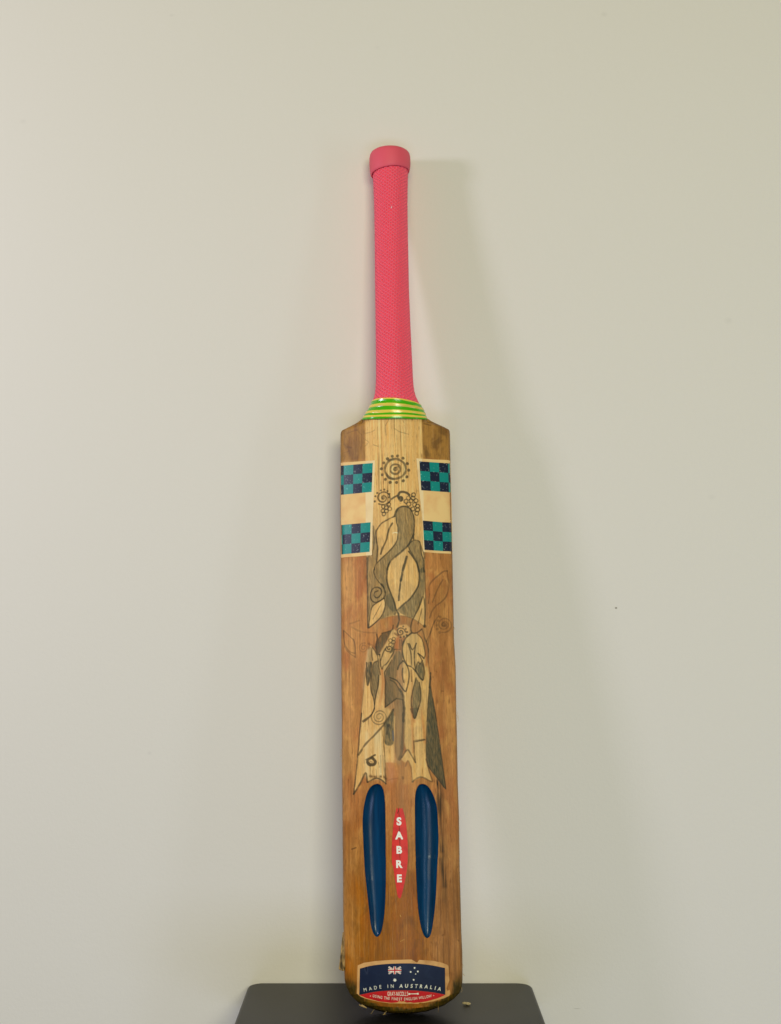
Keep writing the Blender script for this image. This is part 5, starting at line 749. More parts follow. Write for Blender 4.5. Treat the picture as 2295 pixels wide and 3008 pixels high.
TOE = {'cream': [(-41.77, 44.79), (-35.97, 47.35), (-25.04, 49.17), (-10.76, 50.38), (3.47, 50.63), (7.46, 50.51), (9.72, 49.04), (12.27, 47.57),
    (14.31, 49.97), (26.33, 48.57), (34.95, 46.43), (39.83, 44.31), (40.97, 43.3), (41.59, 30.54), (40.38, 27.86), (38.84, 23.53), (39.67, 21.28), (41.71,
    22.25), (42.05, 18.92), (41.32, 17.02), (36.66, 15.12), (25.7, 12.8), (17.1, 11.88), (14.25, 12.39), (12.53, 11.3), (7.98, 11.8), (-13.6, 12.23),
    (-23.83, 13.5), (-34.09, 15.63), (-39.23, 17.41), (-42.93, 20.16)], 'navy': [(-39.78, 42.09), (-36.89, 42.98), (-34.0, 43.87), (-30.83, 44.67),
    (-27.3, 45.34), (-23.49, 45.92), (-19.37, 46.41), (-14.82, 46.81), (-9.96, 47.12), (-5.11, 47.31), (-0.37, 47.38), (4.37, 47.26), (9.12, 46.97),
    (13.87, 46.5), (18.63, 45.88), (23.39, 45.07), (28.17, 44.03), (32.95, 42.81), (37.75, 41.57), (37.58, 18.09), (34.71, 18.82), (31.85, 19.55), (28.7,
    20.25), (25.07, 20.95), (21.17, 21.62), (17.27, 22.2), (13.47, 22.68), (9.68, 23.06), (5.89, 23.36), (2.1, 23.57), (-1.69, 23.67), (-5.47, 23.65),
    (-9.26, 23.56), (-13.06, 23.39), (-16.85, 23.12), (-20.62, 22.76), (-24.4, 22.3), (-28.28, 21.68), (-32.33, 20.85), (-36.48, 19.86), (-40.64, 18.86)],
    'red': [(-40.65, 18.8), (-36.48, 19.8), (-32.33, 20.79), (-28.28, 21.63), (-24.4, 22.24), (-20.63, 22.7), (-16.85, 23.06), (-13.06, 23.33), (-9.26,
    23.5), (-5.48, 23.6), (-1.69, 23.61), (2.1, 23.52), (5.89, 23.31), (9.68, 23.01), (13.47, 22.62), (17.27, 22.15), (21.17, 21.56), (25.07, 20.89),
    (28.7, 20.2), (31.85, 19.49), (34.71, 18.77), (37.58, 18.04), (34.38, 16.63), (30.33, 15.31), (19.98, 13.08), (14.26, 12.56), (8.56, 12.33), (5.72,
    12.98), (2.31, 12.75), (0.05, 13.95), (-2.22, 13.7), (-4.48, 14.26), (-6.2, 13.04), (-11.32, 12.58), (-22.69, 13.69), (-34.08, 16.35)], 'flag_white':
    [[(-13.89, 43.48), (-2.94, 37.73), (-2.22, 38.99), (-13.16, 44.75)], [(-13.27, 37.68), (-2.15, 43.53), (-2.83, 44.79), (-13.96, 38.94)], [(-9.14,
    44.59), (-9.24, 37.91), (-6.96, 37.92), (-6.86, 44.6)], [(-14.04, 40.13), (-2.1, 40.18), (-2.06, 42.39), (-14.01, 42.34)]], 'flag_red': [[(-8.57,
    44.49), (-8.67, 38.02), (-7.53, 38.03), (-7.43, 44.49)], [(-14.03, 40.68), (-2.09, 40.74), (-2.07, 41.84), (-14.02, 41.79)], [(-13.49, 43.82), (-9.7,
    42.31), (-9.54, 42.67), (-13.33, 44.18)], [(-2.68, 44.23), (-6.51, 42.68), (-6.36, 42.33), (-2.53, 43.87)], [(-13.42, 38.25), (-9.58, 39.89), (-9.74,
    40.24), (-13.57, 38.6)], [(-2.61, 38.65), (-6.39, 40.26), (-6.56, 39.9), (-2.77, 38.29)]], 'stars': [[(-8.04, 34.48), (-7.65, 33.48), (-6.58, 33.8),
    (-7.15, 32.86), (-6.24, 32.26), (-7.34, 32.09), (-7.28, 31.02), (-8.08, 31.74), (-8.9, 31.01), (-8.81, 32.08), (-9.9, 32.24), (-8.98, 32.86), (-9.51,
    33.79), (-8.46, 33.48)], [(9.92, 44.12), (10.15, 43.54), (10.77, 43.7), (10.44, 43.17), (10.96, 42.8), (10.33, 42.73), (10.36, 42.11), (9.9, 42.55),
    (9.42, 42.15), (9.48, 42.76), (8.85, 42.88), (9.38, 43.21), (9.07, 43.76), (9.68, 43.55)], [(6.33, 40.71), (6.56, 40.13), (7.17, 40.29), (6.85,
    39.77), (7.37, 39.4), (6.73, 39.32), (6.77, 38.7), (6.31, 39.14), (5.83, 38.73), (5.89, 39.35), (5.26, 39.47), (5.79, 39.8), (5.48, 40.35), (6.09,
    40.15)], [(12.9, 40.86), (13.12, 40.27), (13.74, 40.43), (13.41, 39.91), (13.93, 39.53), (13.3, 39.47), (13.33, 38.84), (12.87, 39.29), (12.39,
    38.88), (12.45, 39.5), (11.82, 39.62), (12.35, 39.95), (12.04, 40.5), (12.65, 40.29)], [(10.86, 38.34), (11.0, 37.97), (11.39, 38.07), (11.18, 37.74),
    (11.51, 37.5), (11.11, 37.46), (11.13, 37.07), (10.84, 37.35), (10.54, 37.09), (10.57, 37.48), (10.18, 37.56), (10.51, 37.76), (10.32, 38.11), (10.7,
    37.98)], [(8.96, 33.65), (9.18, 33.07), (9.8, 33.23), (9.47, 32.7), (9.99, 32.33), (9.36, 32.26), (9.39, 31.64), (8.93, 32.08), (8.45, 31.67), (8.51,
    32.29), (7.88, 32.41), (8.41, 32.74), (8.1, 33.29), (8.71, 33.08)]], 'made': [(-35.24, 23.71, 3.03, 0.92, 0.2, 0.0), (-30.41, 24.84, 3.03, 0.92, 0.17,
    0.0), (-25.77, 25.77, 3.03, 0.92, 0.13, 0.0), (-21.25, 26.64, 3.03, 0.92, 0.1, 0.0), (-14.52, 27.18, 3.03, 0.92, 0.05, 0.0), (-10.53, 27.39, 3.03,
    0.92, 0.03, 0.0)], 'australia': [(-2.46, 27.51, 3.03, 0.95, 0, 0.12), (2.43, 27.55, 3.03, 0.95, 0, 0.12), (7.09, 27.3, 3.03, 0.95, -0.01, 0.12),
    (11.24, 26.99, 3.03, 0.95, -0.03, 0.12), (15.75, 26.58, 3.03, 0.95, -0.06, 0.12), (20.31, 26.15, 3.03, 0.95, -0.09, 0.12), (24.89, 25.43, 3.03, 0.95,
    -0.12, 0.12), (28.49, 24.57, 3.03, 0.95, -0.15, 0.12), (32.32, 23.53, 3.03, 0.95, -0.18, 0.12)], 'brand': [(-14.18, 20.56, 3.63, 0.46, 0, 0.0),
    (-12.34, 20.58, 3.63, 0.46, 0, 0.0), (-10.53, 20.59, 3.63, 0.46, 0, 0.0), (-8.75, 20.6, 3.63, 0.46, 0, 0.0), (-7.44, 20.61, 3.63, 0.46, 0, 0.0),
    (-6.08, 20.61, 3.63, 0.46, 0, 0.0), (-4.74, 20.61, 3.63, 0.46, 0, 0.0), (-3.41, 20.61, 3.63, 0.46, 0, 0.0), (-1.54, 20.6, 3.63, 0.46, 0, 0.0), (0.12,
    20.58, 3.63, 0.46, 0, 0.0), (1.57, 20.55, 3.63, 0.46, 0, 0.0), (3.16, 20.51, 3.63, 0.46, 0, 0.0)], 'icon': [(4.03, 21.1), (5.0, 21.07), (6.13, 20.7),
    (11.82, 20.61), (12.23, 21.03), (13.26, 20.99), (13.23, 19.34), (12.2, 19.38), (11.81, 19.83), (6.12, 20.04), (4.97, 19.52), (4.01, 19.55)], 'using':
    [(-30.5, 20.25, 4.6, 0.74, 0, 0.0), (-27.42, 18.49, 2.42, 0.74, -0.22, 0.0), (-25.52, 18.13, 2.42, 0.74, -0.204, 0.0), (-24.2, 17.9, 2.42, 0.74,
    -0.193, 0.0), (-22.66, 17.65, 2.42, 0.74, -0.18, 0.0), (-20.52, 17.33, 2.42, 0.74, -0.162, 0.0), (-17.36, 16.92, 2.42, 0.74, -0.135, 0.0), (-15.45,
    16.71, 2.42, 0.74, -0.119, 0.0), (-13.55, 16.52, 2.42, 0.74, -0.103, 0.0), (-10.62, 16.29, 2.42, 0.74, -0.078, 0.0), (-9.33, 16.21, 2.42, 0.74,
    -0.067, 0.0), (-7.8, 16.13, 2.42, 0.74, -0.054, 0.0), (-5.87, 16.05, 2.42, 0.74, -0.037, 0.0), (-4.14, 16.0, 2.42, 0.74, -0.022, 0.0), (-2.41, 15.97,
    2.42, 0.74, -0.007, 0.0), (0.55, 15.95, 2.42, 0.74, 0.019, 0.0), (2.48, 15.96, 2.42, 0.74, 0.035, 0.0), (4.63, 15.99, 2.42, 0.74, 0.054, 0.0), (6.52,
    16.05, 2.42, 0.74, 0.07, 0.0), (7.79, 16.1, 2.42, 0.74, 0.081, 0.0), (9.12, 16.17, 2.42, 0.74, 0.093, 0.0), (11.03, 16.28, 2.42, 0.74, 0.109, 0.0),
    (14.59, 16.57, 2.42, 0.74, 0.139, 0.0), (16.33, 16.74, 2.42, 0.74, 0.154, 0.0), (17.62, 16.88, 2.42, 0.74, 0.164, 0.0), (19.26, 17.08, 2.42, 0.74,
    0.178, 0.0), (21.22, 17.35, 2.42, 0.74, 0.194, 0.0), (23.64, 17.71, 2.42, 0.74, 0.214, 0.0), (26.94, 19.96, 4.6, 0.74, 0, 0.0)]}
HANDLE = ([553.1, 557.92, 561.02, 565.16, 570.35, 575.55, 579.71, 584.58, 591.19, 600.26, 619.51, 651.6, 690.42, 709.8, 745.96, 782.49, 797.2, 811.97,
    837.96], [-0.58, -0.17, 0.04, 0.61, 0.86, 0.69, 0.59, 0.44, 0.34, 0.32, 0.19, -0.25, -0.64, -0.64, -0.56, -0.57, -0.54, -0.49, -0.71], [32.54, 30.89,
    29.74, 27.57, 24.75, 22.33, 20.67, 19.39, 18.6, 18.12, 17.74, 17.23, 16.78, 16.78, 16.64, 16.76, 17.15, 17.71, 18.21])
CAP = {'uc': -0.75, 'tilt': 0.1015, 'profile': [(817.95, 17.8, 1.0), (816.05, 18.4, 1.0), (815.45, 19.0, 1.0), (815.95, 19.7, 1.0), (818.45, 20.3,
    0.9), (822.45, 20.85, 0.6), (826.45, 21.0, 0.4), (832.4, 20.9, 0.2), (835.2, 20.4, 0.1), (836.8, 19.5, 0.0), (837.9, 18.0, 0.0), (838.4, 15.5, 0.0),
    (838.8, 11.0, 0.0), (839.0, 0.5, 0.0)]}
FLECK = (0.034, 771.94)
GRIP = (563.52, 835.4)
TAPE = {'bottom': 556.92, 'bottom_rise': -3.63, 'bottom_tilt': -0.47, 'top': 573.62, 'top_tilt': -2.44}
FLAP = [(-55.58, 72.92, 2.2), (-56.26, 67.8, 2.8), (-56.93, 61.79, 3.4), (-57.62, 54.28, 4.0), (-58.46, 46.79, 4.6), (-59.12, 42.31, 4.8), (-59.45,
    40.22, 4.2), (-58.37, 39.31, 2.7)]
FIBRES = [('pale', 0.7, 0.35, [(-40.81, 9.03, 12), (-38.82, 9.15, 18), (-36.9, 9.05, 21), (-34.42, 8.31, 22)]), ('pale', 0.55, 0.2, [(-38.5, 10.03,
    18), (-35.65, 9.2, 22), (-33.81, 7.71, 22)]), ('pale', 0.22, 0.1, [(-27.1, 6.03, 18), (-28.58, 5.35, 24), (-30.09, 3.56, 27)]), ('pale', 0.35, 0.2,
    [(-15.98, 4.45, 20), (-17.51, 4.19, 25), (-18.75, 2.81, 27)]), ('pale', 0.2, 0.12, [(-17.82, 3.9, 25), (-16.9, 3.37, 27), (-19.35, 3.29, 28)]),
    ('dark', 0.18, 0.1, [(31.09, 8.11, 18), (30.89, 5.57, 22), (30.78, 3.58, 24)]), ('pale', 0.16, 0.08, [(54.27, 269.54, 14), (55.13, 266.95, 15),
    (55.65, 264.04, 16), (54.66, 263.1, 16)]), ('pale', 0.14, 0.08, [(54.67, 272.73, 14), (55.48, 268.22, 15), (55.69, 265.63, 16)]), ('dark', 0.2, 0.1,
    [(53.99, 35.1, 13), (55.16, 34.04, 14), (56.02, 33.28, 15)]), ('dark', 0.15, 0.1, [(53.9, 44.05, 13), (54.75, 42.69, 14), (54.34, 40.75, 15)]),
    ('pale', 0.15, 0.08, [(-55.38, 239.42, 13), (-55.86, 234.68, 14), (-56.06, 229.95, 14), (-55.45, 226.78, 14)]), ('pale', 0.15, 0.08, [(-55.11, 233.72,
    13), (-56.2, 232.47, 14), (-56.05, 231.21, 14)]), ('pale', 0.14, 0.08, [(52.76, 23.21, 13), (53.26, 20.4, 14), (51.93, 18.81, 15)]), ('dark', 0.25,
    0.1, [(-31.53, 558.61, 16), (-33.49, 555.87, 20), (-35.13, 554.69, 22)]), ('dark', 0.2, 0.1, [(53.03, 353.56, 14), (54.13, 351.91, 14), (53.93,
    350.27, 14)])]
CHIP = (0.0717, 0.0211, 0.0003)
WALL_MARKS = [(0.2286, 0.3709, 0.00153, 0.00122, 1.0, (0.12, 0.08, 0.03)), (0.2233, 0.9898, 0.00458, 0.00356, 0.1, (0.3, 0.28, 0.22)), (0.3476,
    0.6656, 0.00508, 0.00407, 0.1, (0.3, 0.28, 0.22)), (-0.382, 0.8755, 0.00458, 0.00305, 0.08, (0.3, 0.28, 0.22)), (0.1851, -0.0261, 0.00458, 0.00061,
    0.35, (0.25, 0.22, 0.18)), (-0.2423, 0.2253, 0.00305, 0.00254, 0.1, (0.3, 0.28, 0.24)), (0.3271, 0.4837, 0.00508, 0.00356, 0.06, (0.3, 0.28, 0.22)),
    (-0.2286, 0.9887, 0.00305, 0.00203, 0.1, (0.3, 0.28, 0.22)), (-0.014, 0.954, 0.00407, 0.00254, 0.05, (0.3, 0.28, 0.22))]




def outline(v):
    return np.interp(v, EDGE_L[0], EDGE_L[1]), np.interp(v, EDGE_R[0], EDGE_R[1])


def scoop_depth(u, v):
    d = np.zeros(np.broadcast(u, v).shape)
    for sc in SCOOPS:
        a = np.interp(v, sc[0], sc[1])
        b = np.interp(v, sc[0], sc[2])
        wd = np.maximum(b - a, 1e-3)
        s = np.clip((u - a) / wd, 0, 1)
        inside = (v > sc[0][0]) & (v < sc[0][-1])
        k = np.where(inside, 0.42 * wd, 0)
        d = np.maximum(d, k * (4 * s * (1 - s)) ** 0.8)
    return d


def back_profile(u, v):
    """height of the ridged back above the flat face, before the edges are rounded"""
    we = np.interp(v, [0, 60, 250, 480, 560, 620], [14, 17, 20, 19, 17, 17])
    sp = np.interp(v, [0, 40, 120, 240, 400, 520, 570, 620], [24, 29, 37, 41, 39, 37, 37, 37])
    s = np.clip(np.abs(u) / 54.0, 0, 1.15)
    return we + (sp - we) * (1 - s ** 1.55)


def surface(u, v, carve=True):
    a, b = outline(v)
    a2, b2 = outline(v + 0.5)
    e = np.minimum((u - a) / np.sqrt(1 + ((a2 - a) / 0.5) ** 2), (b - u) / np.sqrt(1 + ((b2 - b) / 0.5) ** 2))
    R = np.interp(v, [0, 12, 40, 540, 560], [9.0, 8.0, 4.5, 4.5, 3.5])
    e = np.clip(e, 0, R)
    w = back_profile(u, v) - R + np.sqrt(np.maximum(R * R - (R - e) ** 2, 0))
    if carve:
        w = w - scoop_depth(u, v)
    # thinned towards the handle so that the binding wraps over it
    hw = np.interp(v, [540, 553, 558, 561, 565.2, 575, 590], [54, 32.5, 30.9, 29.7, 27.6, 22.5, 19])
    ell = 18.6 + 18.6 * np.sqrt(np.clip(1 - (u / hw) ** 2, 0, 1))
    k = np.clip((v - 549) / 6.0, 0, 1)
    return w + (np.minimum(w, ell) - w) * k * k * (3 - 2 * k)


# ------------------------------------------------------------------ the setting
wall_mat = material('wall_paint', srgb(219, 214, 203, 1.12), 0.62, 0.35)
nz, bp = add_bump(wall_mat, 330.0, 0.18, 0.0012, detail=5.0, noise_rough=0.6)


def wall_marks(m):
    """small scuffs and specks of dirt on the paint"""
    nt = m.node_tree
    tc = node(m, 'ShaderNodeTexCoord')
    base = nt.nodes['Principled BSDF'].inputs['Base Color']
    last = None
    col = base.default_value[:]
    nz2 = node(m, 'ShaderNodeTexNoise')
    nz2.inputs['Scale'].default_value = 3.0
    nz2.inputs['Detail'].default_value = 3.0
    nt.links.new(tc.outputs['Object'], nz2.inputs['Vector'])
    mx = node(m, 'ShaderNodeMix', data_type='RGBA')
    mx.inputs['A'].default_value = (col[0] * 0.985, col[1] * 0.985, col[2] * 0.975, 1)
    mx.inputs['B'].default_value = col
    nt.links.new(nz2.outputs['Fac'], mx.inputs['Factor'])
    last = mx.outputs['Result']
    for (x, z, rx, rz, dark, tint) in WALL_MARKS:
        mp = node(m, 'ShaderNodeMapping')
        mp.inputs['Location'].default_value = (-x / rx, 0, -z / rz)
        mp.inputs['Scale'].default_value = (1 / rx, 0.0, 1 / rz)
        nt.links.new(tc.outputs['Object'], mp.inputs['Vector'])
        ln = node(m, 'ShaderNodeVectorMath', operation='LENGTH')
        nt.links.new(mp.outputs['Vector'], ln.inputs[0])
        mr = node(m, 'ShaderNodeMapRange')
        mr.inputs['From Min'].default_value = 1.0
        mr.inputs['From Max'].default_value = 0.2
        mr.inputs['To Min'].default_value = 0.0
        mr.inputs['To Max'].default_value = dark
        nt.links.new(ln.outputs['Value'], mr.inputs['Value'])
        mx = node(m, 'ShaderNodeMix', data_type='RGBA')
        mx.inputs['B'].default_value = (*tint, 1)
        nt.links.new(mr.outputs['Result'], mx.inputs['Factor'])
        nt.links.new(last, mx.inputs['A'])
        last = mx.outputs['Result']
    nt.links.new(last, base)


WY = 0.0985
wall_marks(wall_mat)
me = bpy.data.meshes.new('wall')
bm = bmesh.new()
bmesh.ops.create_cube(bm, size=1.0, matrix=Matrix.Translation((0, WY + 0.05, 0.7)) @ Matrix.Diagonal((5.0, 0.1, 3.6, 1)))
bm.to_mesh(me)
bm.free()
wall = link('wall', me, None, wall_mat)
wall['kind'] = 'structure'

# black stool the bat stands on
stool = bpy.data.objects.new('stool', None)
COL.objects.link(stool)
stool.location = (0, -0.075, -0.45)
stool['label'] = 'small satin black stool with rounded corners under the bat'
stool['category'] = 'stool'
stool_mat = material('stool_black', (0.007, 0.0066, 0.0056), 0.40, 0.5)
add_bump(stool_mat, 900.0, 0.06, 0.0006)
vary = vary_color(stool_mat, (0.005, 0.0047, 0.004), (0.012, 0.0112, 0.0095), 14.0, lo=0.3, hi=0.75)


def rounded_slab(x0, x1, y0, y1, z0, z1, r, bev):
    pts = []
    for cx, cy, a0 in ((x1 - r, y1 - r, 0), (x0 + r, y1 - r, 90), (x0 + r, y0 + r, 180), (x1 - r, y0 + r, 270)):
        for k in range(9):
            a = math.radians(a0 + k * 90 / 8)
            pts.append((cx + r * math.cos(a), cy + r * math.sin(a)))
    bm = bmesh.new()
    f = bm.faces.new([bm.verts.new((x, y, z0)) for x, y in pts])
    ext = bmesh.ops.extrude_face_region(bm, geom=[f])
    up = [g for g in ext['geom'] if isinstance(g, bmesh.types.BMVert)]
    bmesh.ops.translate(bm, vec=(0, 0, z1 - z0), verts=up)
    bmesh.ops.recalc_face_normals(bm, faces=bm.faces)
    eds = [e for e in bm.edges if abs(e.verts[0].co.z - z1) < 1e-6 and abs(e.verts[1].co.z - z1) < 1e-6]
    bmesh.ops.bevel(bm, geom=eds, offset=bev, segments=3, profile=0.5, affect='EDGES')
    for f in bm.faces:
        f.smooth = len(f.verts) == 4
    me = bpy.data.meshes.new('seat')
    bm.to_mesh(me)
    bm.free()
    return me


link('seat', rounded_slab(-0.1405, 0.1395, -0.165, 0.1715, 0.422, 0.45, 0.015, 0.003), stool, stool_mat)
bm = bmesh.new()
for sx in (-1, 1):
    for sy in (-1, 1):
        bm2 = bmesh.new()
        bmesh.ops.create_cone(bm2, cap_ends=True, segments=20, radius1=0.011, radius2=0.015, depth=0.424,
                              matrix=Matrix.Translation((sx * 0.108, sy * 0.12, 0.212)))
        for f in bm2.faces:
            f.smooth = len(f.verts) == 4
        lm_ = bpy.data.meshes.new('leg')
        bm2.to_mesh(lm_)
        bm2.free()
        link('leg', lm_, stool, stool_mat)
bm.free()

# ------------------------------------------------------------------ the bat
TH, RO = 0.1163, 0.0149
axis = Vector((-math.sin(RO), math.cos(RO) * math.sin(TH), math.cos(RO) * math.cos(TH)))
nrm = Vector((0, -math.cos(TH), math.sin(TH)))
side = axis.cross(nrm).normalized()
if side.x < 0:
    side = -side
BASE = Vector((0.0125, 0.0, 0.0))
bat = bpy.data.objects.new('cricket_bat', None)
COL.objects.link(bat)
MM = 0.001
# local x = across, y = out of the back, z = along the bat; local units are metres
bat.matrix_world = Matrix(((side.x, nrm.x, axis.x, BASE.x), (side.y, nrm.y, axis.y, BASE.y),
                           (side.z, nrm.z, axis.z, BASE.z), (0, 0, 0, 1)))
bat['label'] = 'worn wooden cricket bat with pink grip and pencil drawings leaning on the wall'
bat['category'] = 'cricket bat'


def to_local(u, v, w):
    return np.stack([np.asarray(u), np.asarray(w), np.asarray(v)], -1) * MM


# ---- what is drawn, stained and worn on the wood
K = 1.28


def C(r, g, b):
    return np.array(srgb(r, g, b, K))


def inside(poly, u, v):
    poly = np.asarray(poly)
    res = np.zeros(u.shape, bool)
    x1, y1 = poly[-1]
    for x2, y2 in poly:
        if y1 != y2:
            t = ((y1 > v) != (y2 > v)) & (u < (x2 - x1) * (v - y1) / (y2 - y1) + x1)
            res ^= t
        x1, y1 = x2, y2
    return res


def line_dist(pts, u, v):
    d = np.full(u.shape, 1e9)
    pts = np.asarray(pts, float)
    if len(pts) == 1:
        return np.hypot(u - pts[0, 0], v - pts[0, 1])
    for (x1, y1), (x2, y2) in zip(pts[:-1], pts[1:]):
        dx, dy = x2 - x1, y2 - y1
        L = dx * dx + dy * dy + 1e-9
        t = np.clip(((u - x1) * dx + (v - y1) * dy) / L, 0, 1)
        d = np.minimum(d, np.hypot(u - x1 - t * dx, v - y1 - t * dy))
    return d


def poly_cov(poly, u, v, soft):
    """coverage 0..1 with a soft rim, evaluated only near the polygon"""
    poly = np.asarray(poly, float)
    m = (u > poly[:, 0].min() - soft) & (u < poly[:, 0].max() + soft) & (v > poly[:, 1].min() - soft) & (v < poly[:, 1].max() + soft)
    out = np.zeros(u.shape)
    if m.any():
        uu, vv = u[m], v[m]
        d = line_dist(np.vstack([poly, poly[:1]]), uu, vv)
        ins = inside(poly, uu, vv)
        out[m] = np.clip(0.5 + np.where(ins, d, -d) / (2 * soft), 0, 1)
    return out


def paint(u, v):
    """colour of the willow at each point of the back of the blade"""
    shp = u.shape
    grain = noise(u * 1.9, v * 0.035, 3, 2)
    grain2 = noise(u * 0.55, v * 0.02, 5, 2)
    wu = u + 9 * (noise(u * 0.05 + v * 0.04, v * 0.05 - u * 0.03, 61, 2) - 0.5)
    wv = v + 26 * (noise(u * 0.05 - v * 0.02, v * 0.03 + u * 0.03, 63, 2) - 0.5)
    blot = noise(wu * 0.055 + wv * 0.012, wv * 0.03 - wu * 0.02, 7, 4)
    blot2 = noise(wu * 0.15 + wv * 0.03, wv * 0.08 - wu * 0.06, 9, 4)
    fine = noise(u * 2.4, v * 0.45, 11, 2)

    def mixc(c, col, a):
        a = np.asarray(a)[..., None]
        return c * (1 - a) + col * a

    c = np.zeros(shp + (3,)) + C(176, 123, 74)
    c = mixc(c, C(196, 148, 92), smooth(-36, -46, u) * 0.75)                   # yellower strip on the left
    c = mixc(c, C(184, 134, 84), smooth(44, 52, u) * 0.45)
    c = mixc(c, C(164, 104, 62), np.clip((blot - 0.42) * 4, 0, 1) * 0.8)
    c = mixc(c, C(196, 146, 88), np.clip((0.48 - blot2) * 4, 0, 1) * 0.6)
    # shoulders: dull and mottled
    top = smooth(512, 518, v)
    c = mixc(c, mixc(np.zeros(shp + (3,)) + C(156, 115, 62), C(116, 84, 44), np.clip((blot2 - 0.45) * 3.5, 0, 1)), top)
    g = np.exp(-(((u + 40) / 7.5) ** 2 + ((v - 530) / 11) ** 2)) * np.clip(0.35 + blot2, 0, 1)
    c = mixc(c, C(104, 74, 46), g * 0.75)
    # lower blade: darker and more orange where it has soaked up oil
    low = smooth(215, 70, v)
    c = mixc(c, C(160, 108, 52), low * 0.7 * smooth(0, -52, u))
    c = mixc(c, C(138, 84, 16), low * 0.95 * smooth(50, 18, np.abs(u + 8)))
    c = mixc(c, C(150, 84, 16), low * np.clip((blot - 0.45) * 4, 0, 1) * 0.55 * smooth(40, 5, u))
    c = mixc(c, C(104, 66, 20), low * np.clip((blot2 - 0.50) * 5, 0, 1) * 0.55)
    c = mixc(c, C(150, 104, 62), low * smooth(18, 40, u) * 0.7)
    edge_stain = smooth(0.50, 0.68, noise(wu * 0.10, wv * 0.022, 81, 3))
    c = mixc(c, C(128, 84, 42), edge_stain * 0.40)
    streaky = np.clip((noise(u * 0.8 + 0.01 * v, v * 0.03, 83, 3) - 0.54) * 5, 0, 1)
    c = mixc(c, C(120, 78, 40), streaky * 0.20)
    pale_streak = np.clip((noise(u * 1.1, v * 0.05, 85, 3) - 0.60) * 5, 0, 1)
    c = mixc(c, C(206, 160, 108), pale_streak * 0.16)
    c = mixc(c, C(98, 66, 36), low * smooth(20, 34, u) * np.clip((grain2 - 0.52) * 5, 0, 1) * 0.6)
    # bare pale willow where labels used to be
    for col, soft, p in PALE:
        cov = poly_cov(p, u, v, soft)
        pc = np.zeros(shp + (3,)) + C(*col)
        pc = mixc(pc, C(col[0] - 22, col[1] - 30, col[2] - 34), np.clip((grain2 - 0.45) * 2.6, 0, 1) * 0.6)
        pc = mixc(pc, C(min(col[0] + 14, 255), col[1] + 16, col[2] + 20), np.clip((grain - 0.55) * 3.5, 0, 1) * 0.55)
        c = mixc(c, pc, cov)
    # weathered open grain down the spine under the binding
    sp = smooth(17, 12, np.abs(u + 3.5 - 0.012 * (560 - v))) * smooth(455, 500, v)
    st = noise(u * 2.6, v * 0.02, 21, 1) * 0.75 + 0.25 * noise(u * 1.1, v * 0.06, 22, 1)
    c = mixc(c, C(232, 200, 142), sp * np.clip((st - 0.58) * 5, 0, 1) * 0.7)
    c = mixc(c, C(128, 94, 52), sp * np.clip((0.40 - st) * 5, 0, 1) * 0.8)
    sp2 = smooth(9, 4, np.abs(u + 4)) * smooth(385, 420, v) * smooth(520, 470, v)
    c = mixc(c, C(228, 194, 136), sp2 * np.clip((st - 0.62) * 6, 0, 1) * 0.5)
    c = mixc(c, C(140, 106, 60), sp2 * np.clip((0.36 - st) * 6, 0, 1) * 0.6)
    # grain and pores everywhere
    c = c * (1 + 0.34 * (grain - 0.5) + 0.30 * (fine - 0.5) + 0.26 * (grain2 - 0.5))[..., None]
    pores = np.clip((noise(u * 1.6, v * 0.11, 13, 1) - 0.80) * 6, 0, 1)
    c = mixc(c, C(104, 64, 30), pores * 0.55)
    rs = np.random.default_rng(12)
    for _ in range(130):
        su, sv, sr = rs.uniform(-53, 53), rs.uniform(25, 540), rs.uniform(0.25, 0.55)
        m = (np.abs(u - su) < 3) & (np.abs(v - sv) < 4)
        c[m] = mixc(c[m], C(84, 52, 26), np.exp(-((u[m] - su) / sr) ** 2 - ((v[m] - sv) / (sr * 1.6)) ** 2) * rs.uniform(0.2, 0.6))
    # pencil shading
    hatch = noise(u * 2.1 + v * 0.22, v * 0.22 - u * 0.25, 17, 2)
    for strength, p in SHADE:
        cov = poly_cov(p, u, v, 0.45)
        a = cov * np.clip(strength * 1.22 * (0.80 + 0.75 * (hatch - 0.45)), 0.2, 1.0)
        c = mixc(c, C(62, 60, 40), a)
    # graphite rubbed over the drawing
    zone = smooth(30, 22, np.abs(u - 2)) * smooth(225, 250, v) * smooth(470, 440, v)
    c = mixc(c, C(112, 102, 76), zone * np.clip((noise(wu * 0.2, wv * 0.1, 87, 3) - 0.30) * 0.9, 0, 0.25))
    # coloured stain streaks, plus sheen painted as a pale streak on the left trunk
    for col, wd, a, p in STREAKS:
        d = line_dist(p, u, v)
        k = np.exp(-(d / (0.75 * wd)) ** 2) * a * np.clip(0.2 + 2.6 * (noise(u * 0.9, v * 0.04, 71, 2) - 0.25) * np.clip(0.5 + grain, 0, 1), 0, 1)
        c = mixc(c, C(*col), k)
    # pencil and pen lines
    press = noise(u * 0.35, v * 0.30, 19, 2)
    wob_u = (noise(u * 0.12, v * 0.12, 23, 1) - 0.5) * 0.5
    wob_v = (noise(u * 0.12, v * 0.12, 29, 1) - 0.5) * 0.5
